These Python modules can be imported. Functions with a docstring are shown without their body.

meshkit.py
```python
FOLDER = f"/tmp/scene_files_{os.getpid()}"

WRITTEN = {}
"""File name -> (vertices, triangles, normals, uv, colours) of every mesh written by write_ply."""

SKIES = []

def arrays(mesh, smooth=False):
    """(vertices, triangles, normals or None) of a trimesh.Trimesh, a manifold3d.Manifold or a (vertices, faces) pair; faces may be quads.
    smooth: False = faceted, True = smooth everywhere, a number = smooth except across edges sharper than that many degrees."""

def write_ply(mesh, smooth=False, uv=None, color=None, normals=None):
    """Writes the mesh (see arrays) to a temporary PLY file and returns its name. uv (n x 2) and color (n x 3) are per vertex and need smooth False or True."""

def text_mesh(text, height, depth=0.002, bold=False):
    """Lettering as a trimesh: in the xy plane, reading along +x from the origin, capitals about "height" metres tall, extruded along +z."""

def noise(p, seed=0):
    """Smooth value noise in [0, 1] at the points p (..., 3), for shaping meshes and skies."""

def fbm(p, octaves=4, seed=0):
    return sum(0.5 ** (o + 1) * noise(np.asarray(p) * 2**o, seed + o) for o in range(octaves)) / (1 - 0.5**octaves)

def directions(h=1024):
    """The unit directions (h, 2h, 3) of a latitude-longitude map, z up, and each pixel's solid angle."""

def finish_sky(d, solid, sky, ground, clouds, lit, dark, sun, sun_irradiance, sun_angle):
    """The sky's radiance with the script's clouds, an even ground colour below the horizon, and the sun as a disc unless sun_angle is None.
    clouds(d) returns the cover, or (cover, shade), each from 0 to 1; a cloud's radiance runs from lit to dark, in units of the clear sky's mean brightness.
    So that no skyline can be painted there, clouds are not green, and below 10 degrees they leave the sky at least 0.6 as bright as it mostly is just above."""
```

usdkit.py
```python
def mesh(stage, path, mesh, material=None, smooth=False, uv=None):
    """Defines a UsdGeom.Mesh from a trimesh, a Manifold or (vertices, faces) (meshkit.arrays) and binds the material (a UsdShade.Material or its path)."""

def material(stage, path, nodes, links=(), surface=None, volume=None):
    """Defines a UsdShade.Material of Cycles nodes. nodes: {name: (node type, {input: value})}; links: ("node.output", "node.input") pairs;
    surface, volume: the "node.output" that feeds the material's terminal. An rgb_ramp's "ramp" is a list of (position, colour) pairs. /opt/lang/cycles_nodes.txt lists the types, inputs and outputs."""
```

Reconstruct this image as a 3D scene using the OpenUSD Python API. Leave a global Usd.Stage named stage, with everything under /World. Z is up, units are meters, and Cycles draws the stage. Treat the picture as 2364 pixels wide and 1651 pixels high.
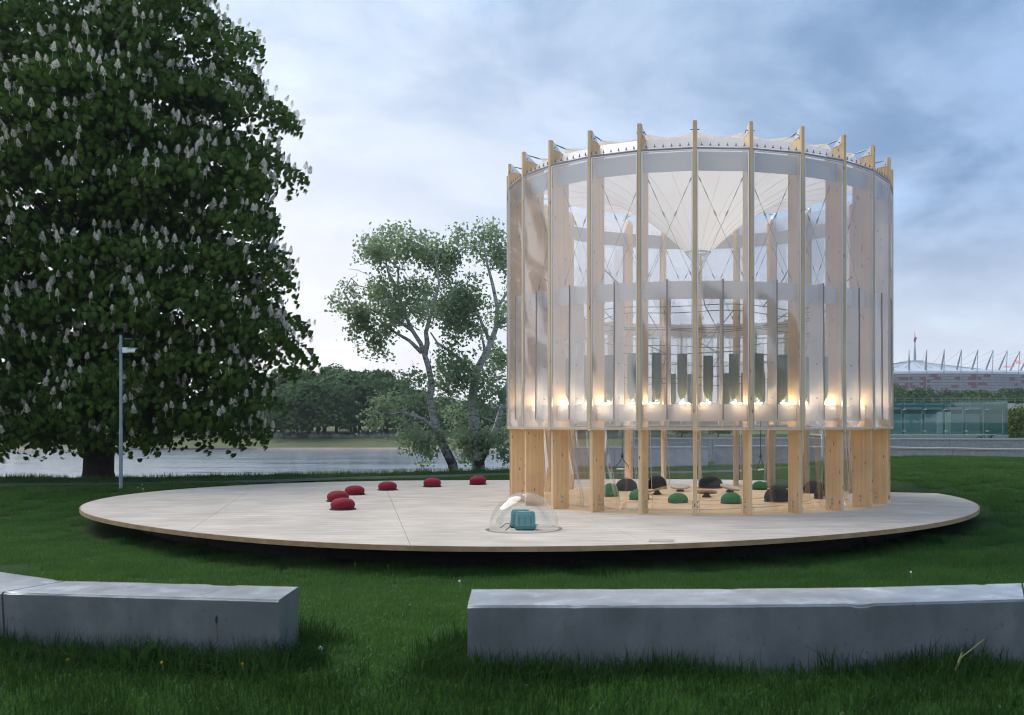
import math, random
import numpy as np, trimesh, usdkit, meshkit
from pxr import Usd, UsdGeom, UsdLux, UsdShade, Sdf, Gf, Vt

PI = math.pi
rng = np.random.default_rng(7)
random.seed(7)
stage = Usd.Stage.CreateInMemory()
UsdGeom.SetStageUpAxis(stage, 'Z')
UsdGeom.SetStageMetersPerUnit(stage, 1.0)
world = UsdGeom.Xform.Define(stage, '/World')
stage.SetDefaultPrim(world.GetPrim())
UsdGeom.Scope.Define(stage, '/World/Looks')

# ------------------------------------------------------------------ camera, sky, sun, exposure
FP, CX, CY, W0, H0 = 2223.6, 1496.8, 967.6, 2364.0, 1651.0      # focal length and optical centre measured on the photograph
CAMZ = 2.0
cam = UsdGeom.Camera.Define(stage, '/World/camera')
cam.CreateHorizontalApertureAttr(36.0)
cam.CreateVerticalApertureAttr(36.0 * H0 / W0)
cam.CreateFocalLengthAttr(36.0 * FP / W0)
cam.CreateHorizontalApertureOffsetAttr((W0 / 2 - CX) / W0 * 36.0)
cam.CreateVerticalApertureOffsetAttr((CY - H0 / 2) / W0 * 36.0)
cam.CreateFStopAttr(3.2)
cam.CreateFocusDistanceAttr(16.5)
cam.CreateClippingRangeAttr(Gf.Vec2f(0.05, 20000.0))
cam.CreateExposureAttr(2.38)
cam.AddTranslateOp().Set(Gf.Vec3d(0, 0, CAMZ))
cam.AddRotateXOp().Set(90.0)

SUN_AZ, SUN_EL = math.radians(-55), math.radians(50)             # towards the sun: atan2(x, y)
sky_nodes = {
    'sky': ('sky_texture', {'sky_type': 'single_scattering', 'sun_disc': False, 'sun_elevation': SUN_EL, 'sun_rotation': SUN_AZ,
                            'air_density': 1.0, 'aerosol_density': 1.0, 'ozone_density': 1.5}),
    'geo': ('texture_coordinate', {}),
    'sep': ('separate_xyz', {}),
    'zz': ('math', {'math_type': 'maximum', 'value2': 0.0}),
    'zp': ('math', {'math_type': 'add', 'value2': 0.30}),
    'dx': ('math', {'math_type': 'divide'}),
    'dy': ('math', {'math_type': 'divide'}),
    'flat': ('combine_xyz', {'z': 0.0}),
    'n1': ('noise_texture', {'scale': 2.3, 'detail': 9.0, 'roughness': 0.60, 'distortion': 0.25}),
    'n2': ('noise_texture', {'scale': 2.6, 'detail': 5.0, 'roughness': 0.55}),
    'off': ('vector_math', {'math_type': 'add', 'vector2': (3.7, 1.9, 0.0)}),
    # lean to the left (thin pale clouds) or behind (sky brightened as front fill)
    'side': ('vector_math', {'math_type': 'dot_product', 'vector2': (-0.95, -0.35, -0.50)}),
    'sr': ('map_range', {'from_min': -0.86, 'from_max': 0.04, 'to_min': 0.0, 'to_max': 1.0, 'clamp': True, 'range_type': 'smoothstep'}),
    'c1': ('mix_color', {'blend_type': 'mix', 'a': (0.337, 0.606, 1.038), 'b': (0.981, 1.327, 1.846)}),       # darker cloud undersides
    'c2': ('mix_color', {'blend_type': 'mix', 'a': (0.712, 1.038, 1.577), 'b': (1.596, 1.827, 2.115)}),      # lighter cloud
    'cr': ('map_range', {'from_min': 0.36, 'from_max': 0.63, 'to_min': 0.0, 'to_max': 1.0, 'clamp': True, 'range_type': 'smoothstep'}),
    'cloud': ('mix_color', {'blend_type': 'mix'}),
    'lowr': ('map_range', {'from_min': 0.0, 'from_max': 0.25, 'to_min': 0.92, 'to_max': 0.0, 'clamp': True, 'range_type': 'smoothstep'}),
    'lowr2': ('map_range', {'from_min': 0.03, 'from_max': 0.50, 'to_min': 1.0, 'to_max': 0.0, 'clamp': True, 'range_type': 'smoothstep'}),
    'lowm': ('math', {'math_type': 'multiply'}), 'lowx': ('math', {'math_type': 'maximum'}),
    'lowc': ('mix_color', {'blend_type': 'mix', 'a': (1.60, 1.72, 1.92), 'b': (2.05, 2.02, 2.06)}),
    'low': ('mix_color', {'blend_type': 'mix'}),
    'cov': ('map_range', {'from_min': 0.30, 'from_max': 0.50, 'to_min': 0.92, 'to_max': 1.0, 'clamp': True}),
    'all': ('mix_color', {'blend_type': 'mix'}),
    'bg': ('background_shader', {'strength': 0.10}),
}
sky_links = [('geo.generated', 'sep.vector'), ('sep.z', 'zz.value1'), ('zz.value', 'zp.value1'), ('sep.x', 'dx.value1'), ('zp.value', 'dx.value2'),
             ('sep.y', 'dy.value1'), ('zp.value', 'dy.value2'), ('dx.value', 'flat.x'), ('dy.value', 'flat.y'),
             ('flat.vector', 'n1.vector'), ('flat.vector', 'off.vector1'), ('off.vector', 'n2.vector'),
             ('geo.generated', 'side.vector1'), ('side.value', 'sr.value'), ('sr.result', 'c1.fac'), ('sr.result', 'c2.fac'), ('sr.result', 'lowc.fac'),
             ('n1.fac', 'cr.value'), ('cr.result', 'cloud.fac'), ('c1.result', 'cloud.a'), ('c2.result', 'cloud.b'),
             ('zz.value', 'lowr.value'), ('zz.value', 'lowr2.value'), ('lowr2.result', 'lowm.value1'), ('sr.result', 'lowm.value2'), ('lowm.value', 'lowx.value1'), ('lowr.result', 'lowx.value2'), ('lowx.value', 'low.fac'), ('cloud.result', 'low.a'), ('lowc.result', 'low.b'),
             ('n2.fac', 'cov.value'), ('cov.result', 'all.fac'), ('sky.color', 'all.a'), ('low.result', 'all.b'), ('all.result', 'bg.color')]
sky_mat = usdkit.material(stage, '/World/Looks/sky_clouds', sky_nodes, sky_links, surface='bg.background')
dome = UsdLux.DomeLight.Define(stage, '/World/sky')
UsdShade.MaterialBindingAPI.Apply(dome.GetPrim()).Bind(sky_mat)
dome.GetPrim().SetCustomDataByKey('kind', 'structure')
sun = UsdLux.DistantLight.Define(stage, '/World/sun')
sun.CreateIntensityAttr(0.16); sun.CreateAngleAttr(45.0); sun.CreateNormalizeAttr(True); sun.CreateColorAttr(Gf.Vec3f(1.0, 0.96, 0.92))
sun.AddRotateZOp().Set(-math.degrees(SUN_AZ)); sun.AddRotateXOp().Set(-(90 - math.degrees(SUN_EL)))

# ------------------------------------------------------------------ helpers
def at(px, py, y):
    """The point at depth y that the photograph shows at pixel (px, py)."""
    return np.array([(px - CX) / FP * y, y, CAMZ - (py - CY) / FP * y])

taken = {}
def numbered(parent, name):
    k = (parent, name); n = taken.get(k, 0); taken[k] = n + 1
    return name if n == 0 else f'{name}_{n:03d}'

def cdata(p, label=None, cat=None, group=None, kind=None):
    for k, v in (('label', label), ('category', cat), ('group', group), ('kind', kind)):
        if v: p.SetCustomDataByKey(k, v)

class Thing:
    """An Xform whose children are parts; points are given in world coordinates and stored relative to its base."""
    def __init__(s, name, label, cat, loc=(0, 0, 0), group=None, kind=None):
        s.path = '/World/' + numbered('/World', name); s.o = np.array(loc, float)
        s.x = UsdGeom.Xform.Define(stage, s.path); s.x.AddTranslateOp().Set(Gf.Vec3d(*map(float, loc)))
        s.prim = s.x.GetPrim(); cdata(s.prim, label, cat, group, kind)

def place(o, loc, rz=0.0, sc=1.0):
    pass

def vf(mesh):
    if isinstance(mesh, MB): mesh = mesh.done()
    if hasattr(mesh, 'vertices'): return np.array(mesh.vertices, float), np.array(mesh.faces)
    v, f = mesh
    v, f = np.asarray(v, float), np.asarray(f, int)
    if f.shape[1] == 4: f = np.vstack([f[:, [0, 1, 2]], f[:, [0, 2, 3]]])
    return v, f

def obj(name, mesh, mat, parent=None, smooth=False, label=None, cat=None, group=None, kind=None):
    """ONE Mesh prim, under a Thing, under a part (a path string) or at top level."""
    v, f = vf(mesh)
    if isinstance(parent, Thing): base, v = parent.path, v - parent.o
    elif isinstance(parent, tuple): base, v = parent[0], v - parent[1]
    else: base = '/World'
    path = base + '/' + numbered(base, name)
    m = usdkit.mesh(stage, path, (v, f), M[mat] if isinstance(mat, str) else mat, smooth=smooth)
    cdata(m.GetPrim(), label, cat, group, kind)
    return (path, parent.o if isinstance(parent, Thing) else (parent[1] if isinstance(parent, tuple) else np.zeros(3)))

class MB:
    """Collects pieces that become one mesh."""
    def __init__(s): s.v, s.f, s.n = [], [], 0
    def add(s, v, f):
        v = np.asarray(v, float); f = np.asarray(f, int)
        if f.ndim == 2 and f.shape[1] == 4: f = np.vstack([f[:, [0, 1, 2]], f[:, [0, 2, 3]]])
        s.v.append(v); s.f.append(f + s.n); s.n += len(v); return s
    def mesh(s, m): return s.add(m.vertices, m.faces)
    def done(s): return np.vstack(s.v), np.vstack(s.f)
    def box(s, c, size, rz=0.0, axes=None):
        h = np.array(size) / 2
        p = np.array([[x, y, z] for x in (-1, 1) for y in (-1, 1) for z in (-1, 1)]) * h
        if axes is not None: p = p @ np.array(axes)
        elif rz: 
            ca, sa = math.cos(rz), math.sin(rz); p = np.stack([p[:, 0] * ca - p[:, 1] * sa, p[:, 0] * sa + p[:, 1] * ca, p[:, 2]], 1)
        return s.add(p + np.array(c), BOXF)
    def tube(s, pts, r, sides=6, cap=True):
        p = np.asarray(pts, float); n = len(p); r = np.broadcast_to(np.asarray(r, float), (n,))
        t = np.gradient(p, axis=0); t /= np.linalg.norm(t, axis=1, keepdims=True) + 1e-12
        ref = np.array([0, 0, 1.0]) if abs(t[:, 2]).mean() < 0.8 else np.array([0, 1.0, 0])
        a = np.cross(t, ref); a /= np.linalg.norm(a, axis=1, keepdims=True) + 1e-12
        b = np.cross(t, a); ang = np.arange(sides) * 2 * PI / sides
        v = p[:, None] + r[:, None, None] * (np.cos(ang)[None, :, None] * a[:, None] + np.sin(ang)[None, :, None] * b[:, None])
        f = []
        for i in range(n - 1):
            for j in range(sides):
                k = (j + 1) % sides
                f.append([i * sides + j, i * sides + k, (i + 1) * sides + k, (i + 1) * sides + j])
        f = np.array(f); tri = np.vstack([f[:, [0, 1, 2]], f[:, [0, 2, 3]]])
        v = v.reshape(-1, 3)
        if cap:
            e = [[0, j + 1, j] for j in range(1, sides - 1)] + [[(n - 1) * sides, (n - 1) * sides + j, (n - 1) * sides + j + 1] for j in range(1, sides - 1)]
            tri = np.vstack([tri, e])
        return s.add(v, tri)
    def lathe(s, prof, c=(0, 0, 0), seg=24, sx=1.0, sy=1.0):
        prof = np.asarray(prof, float); a = np.arange(seg) * 2 * PI / seg
        v = np.stack([prof[:, None, 0] * np.cos(a) * sx, prof[:, None, 0] * np.sin(a) * sy, np.repeat(prof[:, 1:2], seg, 1)], -1).reshape(-1, 3) + np.array(c)
        f = []
        for i in range(len(prof) - 1):
            for j in range(seg):
                k = (j + 1) % seg
                f.append([i * seg + j, i * seg + k, (i + 1) * seg + k, (i + 1) * seg + j])
        return s.add(v, f)
BOXF = np.array([[0, 1, 3, 2], [4, 6, 7, 5], [0, 4, 5, 1], [2, 3, 7, 6], [0, 2, 6, 4], [1, 5, 7, 3]])
BOXF = np.vstack([BOXF[:, [0, 1, 2]], BOXF[:, [0, 2, 3]]])

def prism(poly, origin, ex, ey, ez, t):
    """A closed flat polygon in the plane (ex, ey), t thick along ez, centred."""
    import shapely.geometry as sg
    m = trimesh.creation.extrude_polygon(sg.Polygon(poly), t, engine='earcut')
    v = np.array(m.vertices); v[:, 2] -= t / 2
    R = np.stack([np.asarray(ex, float), np.asarray(ey, float), np.asarray(ez, float)])
    v = v @ R + np.asarray(origin, float)
    f = np.array(m.faces)
    if np.linalg.det(R) < 0: f = f[:, ::-1]
    return v, f

def instancer(parent, name, protos, pos, quat, scale, idx, kind=None, label=None, cat=None, off=None):
    """A PointInstancer. protos: list of (mesh, material)."""
    base = parent.path if isinstance(parent, Thing) else '/World'
    path = base + '/' + numbered(base, name)
    pi = UsdGeom.PointInstancer.Define(stage, path)
    targets = []
    for k, (mesh, mat) in enumerate(protos):
        v, f = vf(mesh)
        pp = f'{path}/{"leaf_cluster" if kind is None else "tuft"}_{k:03d}'
        usdkit.mesh(stage, pp, (v, f), M[mat], smooth=False)
        targets.append(Sdf.Path(pp))
    pi.CreatePrototypesRel().SetTargets(targets)
    pos = np.asarray(pos, np.float32) - (np.asarray(parent.o, np.float32) if isinstance(parent, Thing) else 0)
    pi.CreatePositionsAttr(Vt.Vec3fArray.FromNumpy(pos.astype(np.float32)))
    q = np.asarray(quat, np.float32)       # (w, x, y, z)
    pi.CreateOrientationsAttr(Vt.QuathArray([Gf.Quath(float(a[0]), float(a[1]), float(a[2]), float(a[3])) for a in q]))
    sc = np.asarray(scale, np.float32)
    if sc.ndim == 1: sc = np.repeat(sc[:, None], 3, 1)
    pi.CreateScalesAttr(Vt.Vec3fArray.FromNumpy(sc.astype(np.float32)))
    pi.CreateProtoIndicesAttr(Vt.IntArray.FromNumpy(np.asarray(idx, np.int32)))
    cdata(pi.GetPrim(), label, cat, None, kind)
    return pi

def quat_from(R):
    """(n, 3, 3) rotation matrices (columns are the axes) to quaternions."""
    from scipy.spatial.transform import Rotation
    q = Rotation.from_matrix(R).as_quat()
    return q[:, [3, 0, 1, 2]]
def quat_z(a): return np.stack([np.cos(a / 2), 0 * a, 0 * a, np.sin(a / 2)], 1)

def copy_thing(src, name, loc, rz, sc, label, cat, group):
    path = '/World/' + numbered('/World', name)
    x = UsdGeom.Xform.Define(stage, path)
    x.AddTranslateOp().Set(Gf.Vec3d(*map(float, loc))); x.AddRotateZOp().Set(float(rz))
    x.AddScaleOp().Set(Gf.Vec3f(*map(float, sc)))
    p = x.GetPrim(); p.GetReferences().AddInternalReference(src); p.SetInstanceable(True)
    cdata(p, label, cat, group)
    return p

# ------------------------------------------------------------------ materials
M = {}
def mat(name, nodes, links, surface='p.BSDF', **k):
    M[name] = usdkit.material(stage, '/World/Looks/' + name, nodes, links, surface=surface, **k); return M[name]
def plain(name, col, rough=0.5, metal=0.0, var=0.0, scale=8.0, bump=0.0, bscale=60.0, **more):
    n = {'p': ('principled_bsdf', {'base_color': col, 'roughness': rough, 'metallic': metal, **more})}; l = []
    if var or bump: n['g'] = ('geometry', {})
    if var:
        n['n'] = ('noise_texture', {'scale': scale, 'detail': 5.0, 'roughness': 0.6})
        n['r'] = ('rgb_ramp', {'ramp': [(0.3, tuple(c * (1 - var) for c in col)), (0.7, tuple(min(1, c * (1 + var)) for c in col))]})
        l += [('g.position', 'n.vector'), ('n.fac', 'r.fac'), ('r.color', 'p.base_color')]
    if bump:
        n['bn'] = ('noise_texture', {'scale': bscale, 'detail': 4.0}); n['b'] = ('bump', {'strength': bump, 'distance': 0.01})
        l += [('g.position', 'bn.vector'), ('bn.fac', 'b.height'), ('b.normal', 'p.normal')]
    return mat(name, n, l)

def wood(name, light, dark, axis, along=0.6, across=28.0, rough=0.6, knots=True, spec=0.3):
    """Softwood: grain stretched along an axis, a few knots, weather patches."""
    sc = [across, across, across]; sc[axis] = along
    n = {'g': ('geometry', {}), 'm': ('mapping', {'scale': tuple(sc)}),
         'n': ('noise_texture', {'scale': 1.0, 'detail': 5.0, 'roughness': 0.62, 'distortion': 0.4}),
         'r': ('rgb_ramp', {'ramp': [(0.28, dark), (0.5, tuple((a + b) / 2 for a, b in zip(light, dark))), (0.68, light)]}),
         'n2': ('noise_texture', {'scale': 1.3, 'detail': 3.0}),
         'r2': ('rgb_ramp', {'ramp': [(0.3, (0.86, 0.84, 0.82)), (0.7, (1.08, 1.06, 1.02))]}),
         'mx': ('mix', {'mix_type': 'multiply', 'fac': 1.0}),
         'p': ('principled_bsdf', {'roughness': rough, 'specular_ior_level': spec}),
         'b': ('bump', {'strength': 0.25, 'distance': 0.004})}
    l = [('g.position', 'm.vector'), ('m.vector', 'n.vector'), ('n.fac', 'r.fac'), ('g.position', 'n2.vector'), ('n2.fac', 'r2.fac'),
         ('r.color', 'mx.color1'), ('r2.color', 'mx.color2'), ('n.fac', 'b.height'), ('b.normal', 'p.normal')]
    last = 'mx.color'
    if knots:
        ks = [9.0, 9.0, 9.0]; ks[axis] = 3.6
        n['km'] = ('mapping', {'scale': tuple(ks)})
        n['v'] = ('voronoi_texture', {'scale': 1.0, 'randomness': 1.0}); n['kr'] = ('rgb_ramp', {'ramp': [(0.0, (1, 1, 1)), (0.10, (0.8, 0.8, 0.8)), (0.15, (0, 0, 0))]})
        n['km2'] = ('mix', {'mix_type': 'mix', 'color2': (dark[0] * 0.42, dark[1] * 0.34, dark[2] * 0.28)})
        l += [('g.position', 'km.vector'), ('km.vector', 'v.vector'), ('v.distance', 'kr.fac'), ('kr.color', 'km2.fac'), (last, 'km2.color1')]
        last = 'km2.color'
    l.append((last, 'p.base_color'))
    return mat(name, n, l)

wood('post_wood', (0.80, 0.59, 0.37), (0.64, 0.435, 0.24), 2)
wood('deck_wood', (0.665, 0.605, 0.54), (0.38, 0.34, 0.295), 0, along=0.9, across=22.0, rough=0.85, knots=False, spec=0.08)
wood('floor_wood', (0.78, 0.62, 0.42), (0.64, 0.48, 0.30), 0, along=1.2, across=18.0, rough=0.55, knots=False)
wood('edge_wood', (0.42, 0.29, 0.17), (0.27, 0.175, 0.10), 0, along=3.0, across=10.0, rough=0.75, knots=False)
wood('disc_ply', (0.50, 0.35, 0.20), (0.36, 0.23, 0.12), 2, along=90.0, across=2.0, knots=False)
plain('hatch_grey', (0.42, 0.365, 0.31), 0.9, var=0.1, specular_ior_level=0.05)
plain('groove', (0.30, 0.20, 0.11), 0.8)
mat('white_board', {'p': ('principled_bsdf', {'base_color': (0.80, 0.785, 0.78), 'roughness': 0.5}), 't': ('translucent_bsdf', {'color': (0.80, 0.77, 0.75)}), 'mx': ('mix_closure', {'fac': 0.48})}, [('p.BSDF', 'mx.closure1'), ('t.BSDF', 'mx.closure2')], surface='mx.closure')
plain('board_edge', (0.30, 0.24, 0.25), 0.6)
mat('grey_board', {'p': ('principled_bsdf', {'base_color': (0.66, 0.66, 0.67), 'roughness': 0.5}), 't': ('translucent_bsdf', {'color': (0.66, 0.66, 0.68)}), 'mx': ('mix_closure', {'fac': 0.38})}, [('p.BSDF', 'mx.closure1'), ('t.BSDF', 'mx.closure2')], surface='mx.closure')
plain('white_plate', (0.78, 0.80, 0.82), 0.45)
plain('seam_tape', (0.76, 0.73, 0.69), 0.7)
plain('steel', (0.46, 0.48, 0.52), 0.35, metal=0.9)
plain('frame_metal', (0.58, 0.63, 0.70), 0.32, metal=0.75)
plain('cable_steel', (0.16, 0.17, 0.20), 0.45, metal=0.6)
plain('bolt_cap', (0.38, 0.42, 0.46), 0.4, metal=0.3)
plain('rope_green', (0.035, 0.085, 0.055), 0.7)
plain('rope_yellow', (0.42, 0.46, 0.10), 0.7)
plain('red_fabric', (0.215, 0.008, 0.022), 0.78, var=0.10, scale=14.0, bump=0.12, bscale=420.0, sheen_weight=0.06, specular_ior_level=0.25)
plain('green_fabric', (0.012, 0.155, 0.055), 0.75, var=0.08, scale=14.0, bump=0.12, bscale=420.0, sheen_weight=0.05, specular_ior_level=0.25)
plain('black_fabric', (0.006, 0.008, 0.016), 0.8, var=0.10, scale=14.0, bump=0.12, bscale=420.0, sheen_weight=0.0, specular_ior_level=0.2)
plain('black_rubber', (0.012, 0.014, 0.022), 0.6)
plain('pump_teal', (0.070, 0.245, 0.235), 0.45, var=0.05, scale=20.0)
plain('pump_dark', (0.04, 0.17, 0.175), 0.5)
plain('black_plastic', (0.015, 0.015, 0.018), 0.5)
plain('white_plastic', (0.72, 0.75, 0.80), 0.4)
plain('galvanised', (0.24, 0.28, 0.33), 0.5, metal=0.35, var=0.08, scale=6.0)
plain('handle_metal', (0.62, 0.62, 0.64), 0.35, metal=0.4)
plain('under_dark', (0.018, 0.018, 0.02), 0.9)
plain('asphalt', (0.040, 0.041, 0.046), 0.9, var=0.15, scale=30.0, bump=0.3, bscale=200.0)
plain('stone_pale', (0.40, 0.415, 0.44), 0.85, var=0.12, scale=6.0, bump=0.2, bscale=60.0)
plain('stone_wall', (0.30, 0.315, 0.335), 0.85, var=0.16, scale=9.0, bump=0.25, bscale=60.0)
plain('stone_cap', (0.36, 0.37, 0.385), 0.8, var=0.1, scale=12.0)
plain('bridge_concrete', (0.40, 0.42, 0.46), 0.85, var=0.06, scale=0.4)
plain('graffiti', (0.02, 0.02, 0.03), 0.7)
plain('facade_silver', (0.20, 0.215, 0.255), 0.55, metal=0.2)
plain('facade_red', (0.15, 0.008, 0.028), 0.6)
plain('facade_gap', (0.05, 0.05, 0.06), 0.8)
plain('mast_grey', (0.22, 0.25, 0.30), 0.6)
plain('roof_white', (0.46, 0.51, 0.56), 0.5)
plain('roof_membrane', (0.40, 0.46, 0.50), 0.6)
plain('flag_red', (0.18, 0.012, 0.03), 0.7)
plain('bark_dark', (0.030, 0.026, 0.022), 0.95, var=0.35, scale=18.0, bump=0.8, bscale=30.0)
plain('sand', (0.26, 0.20, 0.15), 0.95, var=0.15, scale=0.5)
plain('flower_white', (0.60, 0.56, 0.52), 0.7)
plain('dandelion_yellow', (0.55, 0.38, 0.02), 0.8)
plain('dandelion_white', (0.62, 0.62, 0.60), 0.9)
plain('straw', (0.21, 0.22, 0.09), 0.8)
plain('dry_stalk', (0.085, 0.075, 0.045), 0.85)
mat('sign_red', {'e': ('emission', {'color': (1.0, 0.22, 0.22), 'strength': 0.14})}, [], surface='e.emission')
mat('lamp_red', {'e': ('emission', {'color': (1.0, 0.2, 0.15), 'strength': 0.4})}, [], surface='e.emission')

# concrete of the benches: worn and stained top, upward faces also lightened to imitate skylight
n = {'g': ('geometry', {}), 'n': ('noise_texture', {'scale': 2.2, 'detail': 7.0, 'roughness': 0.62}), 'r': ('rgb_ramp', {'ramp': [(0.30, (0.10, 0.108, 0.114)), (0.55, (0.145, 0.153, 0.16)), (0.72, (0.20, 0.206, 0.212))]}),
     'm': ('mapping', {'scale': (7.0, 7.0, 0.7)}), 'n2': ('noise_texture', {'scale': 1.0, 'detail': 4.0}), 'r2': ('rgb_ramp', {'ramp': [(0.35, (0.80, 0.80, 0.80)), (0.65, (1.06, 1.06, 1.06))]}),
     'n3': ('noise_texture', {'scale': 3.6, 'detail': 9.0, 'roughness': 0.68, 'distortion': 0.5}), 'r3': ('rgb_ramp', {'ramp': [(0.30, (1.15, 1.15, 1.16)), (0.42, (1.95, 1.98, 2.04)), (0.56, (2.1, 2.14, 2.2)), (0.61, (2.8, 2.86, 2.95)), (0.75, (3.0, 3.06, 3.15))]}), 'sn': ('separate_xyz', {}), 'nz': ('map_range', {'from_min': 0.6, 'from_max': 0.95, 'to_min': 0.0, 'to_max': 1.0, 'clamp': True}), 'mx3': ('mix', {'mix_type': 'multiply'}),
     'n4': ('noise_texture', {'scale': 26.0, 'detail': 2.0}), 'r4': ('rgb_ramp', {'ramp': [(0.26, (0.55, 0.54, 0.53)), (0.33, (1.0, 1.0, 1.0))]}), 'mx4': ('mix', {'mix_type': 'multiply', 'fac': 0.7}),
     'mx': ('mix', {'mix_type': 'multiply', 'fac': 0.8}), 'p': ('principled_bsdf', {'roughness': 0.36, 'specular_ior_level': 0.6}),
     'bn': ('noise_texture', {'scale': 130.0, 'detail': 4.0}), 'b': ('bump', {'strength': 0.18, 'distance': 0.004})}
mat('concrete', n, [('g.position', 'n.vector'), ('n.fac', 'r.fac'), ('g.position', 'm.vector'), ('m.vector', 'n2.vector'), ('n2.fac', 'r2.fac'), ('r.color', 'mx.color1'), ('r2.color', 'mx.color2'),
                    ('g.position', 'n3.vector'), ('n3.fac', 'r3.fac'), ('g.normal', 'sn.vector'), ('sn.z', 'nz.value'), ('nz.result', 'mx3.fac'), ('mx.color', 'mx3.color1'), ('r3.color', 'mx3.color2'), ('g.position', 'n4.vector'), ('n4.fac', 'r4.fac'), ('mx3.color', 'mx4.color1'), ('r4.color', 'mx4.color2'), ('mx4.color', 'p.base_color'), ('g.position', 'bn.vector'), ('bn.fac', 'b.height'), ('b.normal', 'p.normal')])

# clear and milky sheets
def sheet(name, tint, haze, ior=1.45, rough=0.02, hazecol=(0.8, 0.8, 0.8), glossy=1.0, bump=0.0, bs=2.0, cap=0.30, trans=0.68):
    n = {'t': ('transparent_bsdf', {'color': tint}), 'd': ('diffuse_bsdf', {'color': hazecol}), 'l': ('translucent_bsdf', {'color': hazecol}),
         'dl': ('mix_closure', {'fac': trans}), 'h': ('mix_closure', {'fac': haze}), 'gl': ('glossy_bsdf', {'color': (glossy,) * 3, 'roughness': rough}), 'f': ('fresnel', {'IOR': ior}), 'fm': ('math', {'math_type': 'minimum', 'value2': cap}), 'mx': ('mix_closure', {})}
    l = [('d.BSDF', 'dl.closure1'), ('l.BSDF', 'dl.closure2'), ('t.BSDF', 'h.closure1'), ('dl.closure', 'h.closure2'), ('h.closure', 'mx.closure1'), ('gl.BSDF', 'mx.closure2'), ('f.fac', 'fm.value1'), ('fm.value', 'mx.fac')]
    if bump:
        n['g'] = ('geometry', {}); n['bn'] = ('noise_texture', {'scale': bs, 'detail': 2.0}); n['b'] = ('bump', {'strength': bump, 'distance': 0.02})
        l += [('g.position', 'bn.vector'), ('bn.fac', 'b.height'), ('b.normal', 'gl.normal')]
    mat(name, n, l, surface='mx.closure')
sheet('film', (0.96, 0.96, 0.965), 0.19, hazecol=(0.96, 0.94, 0.99), ior=2.25, rough=0.06, bump=0.05, bs=1.1, trans=0.30, cap=0.36)
sheet('curtain_pvc', (0.955, 0.96, 0.975), 0.022, ior=1.42, rough=0.05, hazecol=(0.88, 0.89, 0.95))
sheet('tube_glass', (0.95, 0.97, 0.96), 0.04, ior=1.5)
sheet('acrylic', (0.93, 0.95, 0.95), 0.30, ior=1.5)
sheet('dome_acrylic', (0.975, 0.975, 0.975), 0.012, ior=1.49, rough=0.01)
sheet('pavilion_glass', (0.50, 0.66, 0.64), 0.05, ior=1.55, hazecol=(0.35, 0.55, 0.52))
sheet('apron_film', (0.86, 0.89, 0.94), 0.62, ior=1.5, rough=0.2, hazecol=(0.95, 0.96, 0.98))
mat('membrane', {'d': ('diffuse_bsdf', {'color': (0.88, 0.85, 0.81)}), 'l': ('translucent_bsdf', {'color': (0.84, 0.79, 0.73)}), 'mx': ('mix_closure', {'fac': 0.42})},
    [('d.BSDF', 'mx.closure1'), ('l.BSDF', 'mx.closure2')], surface='mx.closure')
mat('lamp_warm', {'e': ('emission', {'color': (1.0, 0.80, 0.50), 'strength': 28.0})}, [], surface='e.emission')
mat('lamp_white', {'e': ('emission', {'color': (1.0, 0.90, 0.70), 'strength': 6.0})}, [], surface='e.emission')
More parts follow.
